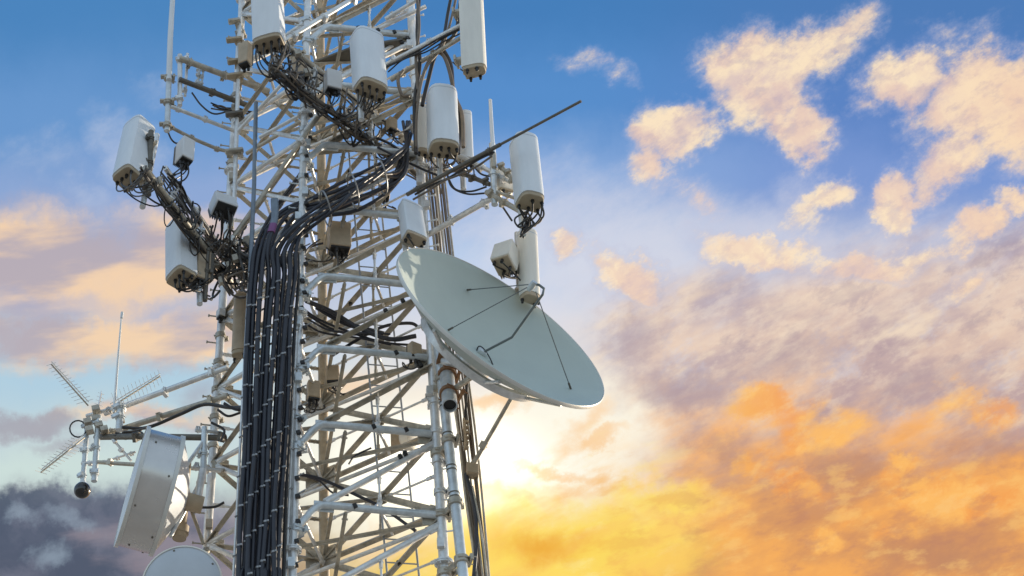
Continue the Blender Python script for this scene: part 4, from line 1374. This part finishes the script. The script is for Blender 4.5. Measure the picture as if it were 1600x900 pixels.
# fair weather clouds
cum = union(WS, [(11.85, 1.30, .95, .8, 0, 1.55), (12.6, .85, 1.1, .5, -35), (12.55, 2.1, .68, .5, 10, 1.35), (13.3, .35, .6, .4, -40, .72),
                 (10.55, 2.05, .72, .52, -20, 1.25), (10.2, 2.55, .42, .36, 0, .85), (10.3, 1.7, .4, .3, 0, .5),
                 (14.15, 1.3, .75, .6, 0, 1.3), (15.3, 1.5, 1.2, .85, -10, 1.3), (14.9, 2.4, 1.0, .55, -25), (15.9, 1.9, 1.0, .8, 0), (13.5, 1.75, .4, .25, -30, .6), (14.8, .5, 1.0, .4, -20, .4),
                 (13.95, 3.1, .38, .58, 15, 1.2), (13.0, 3.05, .45, .36, 0, 1.0), (12.7, 3.3, .7, .5, -50, .45), (15.3, 3.5, .85, .32, -28, .95), (16.0, 3.1, .7, .3, -10, .9), (14.2, 3.9, .7, .3, -20, .7),
                 (9.05, 1.08, .5, .3, 0, .48), (9.8, 1.25, .5, .25, 20, .42), (9.0, 3.78, .38, .36, 0, 1.25), (10.0, 4.35, .75, .4, 35, 1.15), (11.9, 4.0, 1.1, .34, 12, 1.0), (13.4, 4.25, .9, .3, -10, .95), (11.0, 3.3, .9, .4, 20, .45), (15.2, 4.3, .8, .3, -20, .65)])
ca_ = cloud(cum, fib, 1.6, .06, .98)
ca_ = math_('MULTIPLY', ca_, sstep(fine, .15, .5, .78, 1.))
warm = mix(sstep(fb2, .34, .56), (238, 208, 188), (255, 231, 196))
warm = mix(sstep(fib, .34, .58, .6, 0.), warm, (208, 184, 190))
warm = mix(sstep(fine, .52, .34, 0., .35), warm, (214, 186, 180))
warm = mix(mul(sstep(U, 14.2, 16.), .4), warm, (250, 208, 168))
warm = mix(sstep(ca_, .8, .15), warm, (186, 190, 216))
base = mix(mul(ca_, .95), base, warm)
# left bank
lc = union(WS, [(.8, 4.2, 2.6, 1.1, 5), (2.6, 4.1, 1.4, .75, -10), (1.2, 5.35, 2.3, .5, 0), (3.2, 5.2, 1.3, .5, -12), (0., 3.7, 1.2, .5, 0, .8), (2.2, 6.55, 1.8, .22, 0, .75)])
la = cloud(lc, fb2, .9, .05, .85)
lcol = mix(sstep(math_('ADD', flat, math_('MULTIPLY', U, .05)), .44, .70), (184, 172, 180), (248, 212, 172))
base = mix(mul(la, .9), base, lcol)
base = mix(mul(union(WS, [(2.55, 4.95, .6, .25, 0), (.9, 4.8, 1.2, .22, 0, .7)]), .6), base, (170, 178, 208))
lw = union(WS, [(2.0, 2.3, .8, .6, 60, .75), (1.4, 2.9, .7, .3, 30, .55), (2.4, 1.4, .6, .4, 0, .4), (.6, 2.4, 1.2, .5, 10, .4)])
base = mix(mul(cloud(lw, fib, .9, .1, 1.0), .6), base, (200, 208, 226))
gw = union(WS, [(.4, 6.65, 1.0, .3, 8), (1.0, 7.05, .8, .2, 0, .7), (3.2, 6.1, .6, .4, -20, .6)])
base = mix(mul(cloud(gw, flat, .8, .1, .9), .75), base, (162, 156, 168))
dk = union(WS, [(.7, 8.15, 1.8, .55, 0), (2.2, 8.3, 1.5, .6, 0), (.5, 8.8, 2.5, .5, 0), (3.3, 8.9, .9, .5, 0, .7)])
dka = cloud(dk, fb, .9, .12, .6)
dkc = mix(sstep(fb2, .36, .66), (76, 88, 108), (106, 112, 130))
dkc = mix(sstep(flat, .48, .7, 0., .6), dkc, (158, 146, 154))
base = mix(mul(dka, .92), base, dkc)
holes = union(WS, [(1.1, 8.1, .6, .25, 20), (.7, 8.6, .4, .3, 0), (.4, 8.0, .4, .2, 0), (1.6, 7.75, .5, .2, 0, .7)])
base = mix(mul(cloud(holes, fib, 1.6, .3, 1.3), .7), base, (150, 166, 182))

# the physical sky plus an added fill carries the rest of the dome
sky = NN("ShaderNodeTexSky")
sky.sky_type = 'NISHITA'
sky.sun_disc = False
sky.sun_elevation = SUN_EL
sky.sun_rotation = SUN_AZ
sky.air_density = 1.0
sky.dust_density = 1.5
STR = .1
n = NN("ShaderNodeMix")
n.data_type = 'RGBA'
LK(sstep(dF, .45, .85), n.inputs[0])
skyb = vmath('ADD', vmath('SCALE', sky.outputs[0], scale=1.0), (3.8, 4.7, 5.7))     # flat bluish fill added to brighten faces turned to the camera
LK(skyb, n.inputs[6])
LK(vmath('SCALE', base, scale=math_('MULTIPLY_ADD', hot, 1.0 / STR, 1 / STR)), n.inputs[7])
bg = NN("ShaderNodeBackground")
LK(n.outputs[2], bg.inputs[0])
bg.inputs[1].default_value = STR
ow = NN("ShaderNodeOutputWorld")
LK(bg.outputs[0], ow.inputs[0])

# ------------------------------------------------------------------ clean-up and render settings
for o in bpy.data.objects:
    if '_w' in o:
        del o['_w']
scene.render.engine = 'CYCLES'
scene.cycles.samples = 64
scene.cycles.use_denoising = True
scene.cycles.max_bounces = 6
scene.view_settings.view_transform = 'Standard'
scene.view_settings.look = 'None'
scene.view_settings.exposure = 0
scene.view_settings.gamma = 1
scene.render.resolution_x, scene.render.resolution_y = 1024, 576
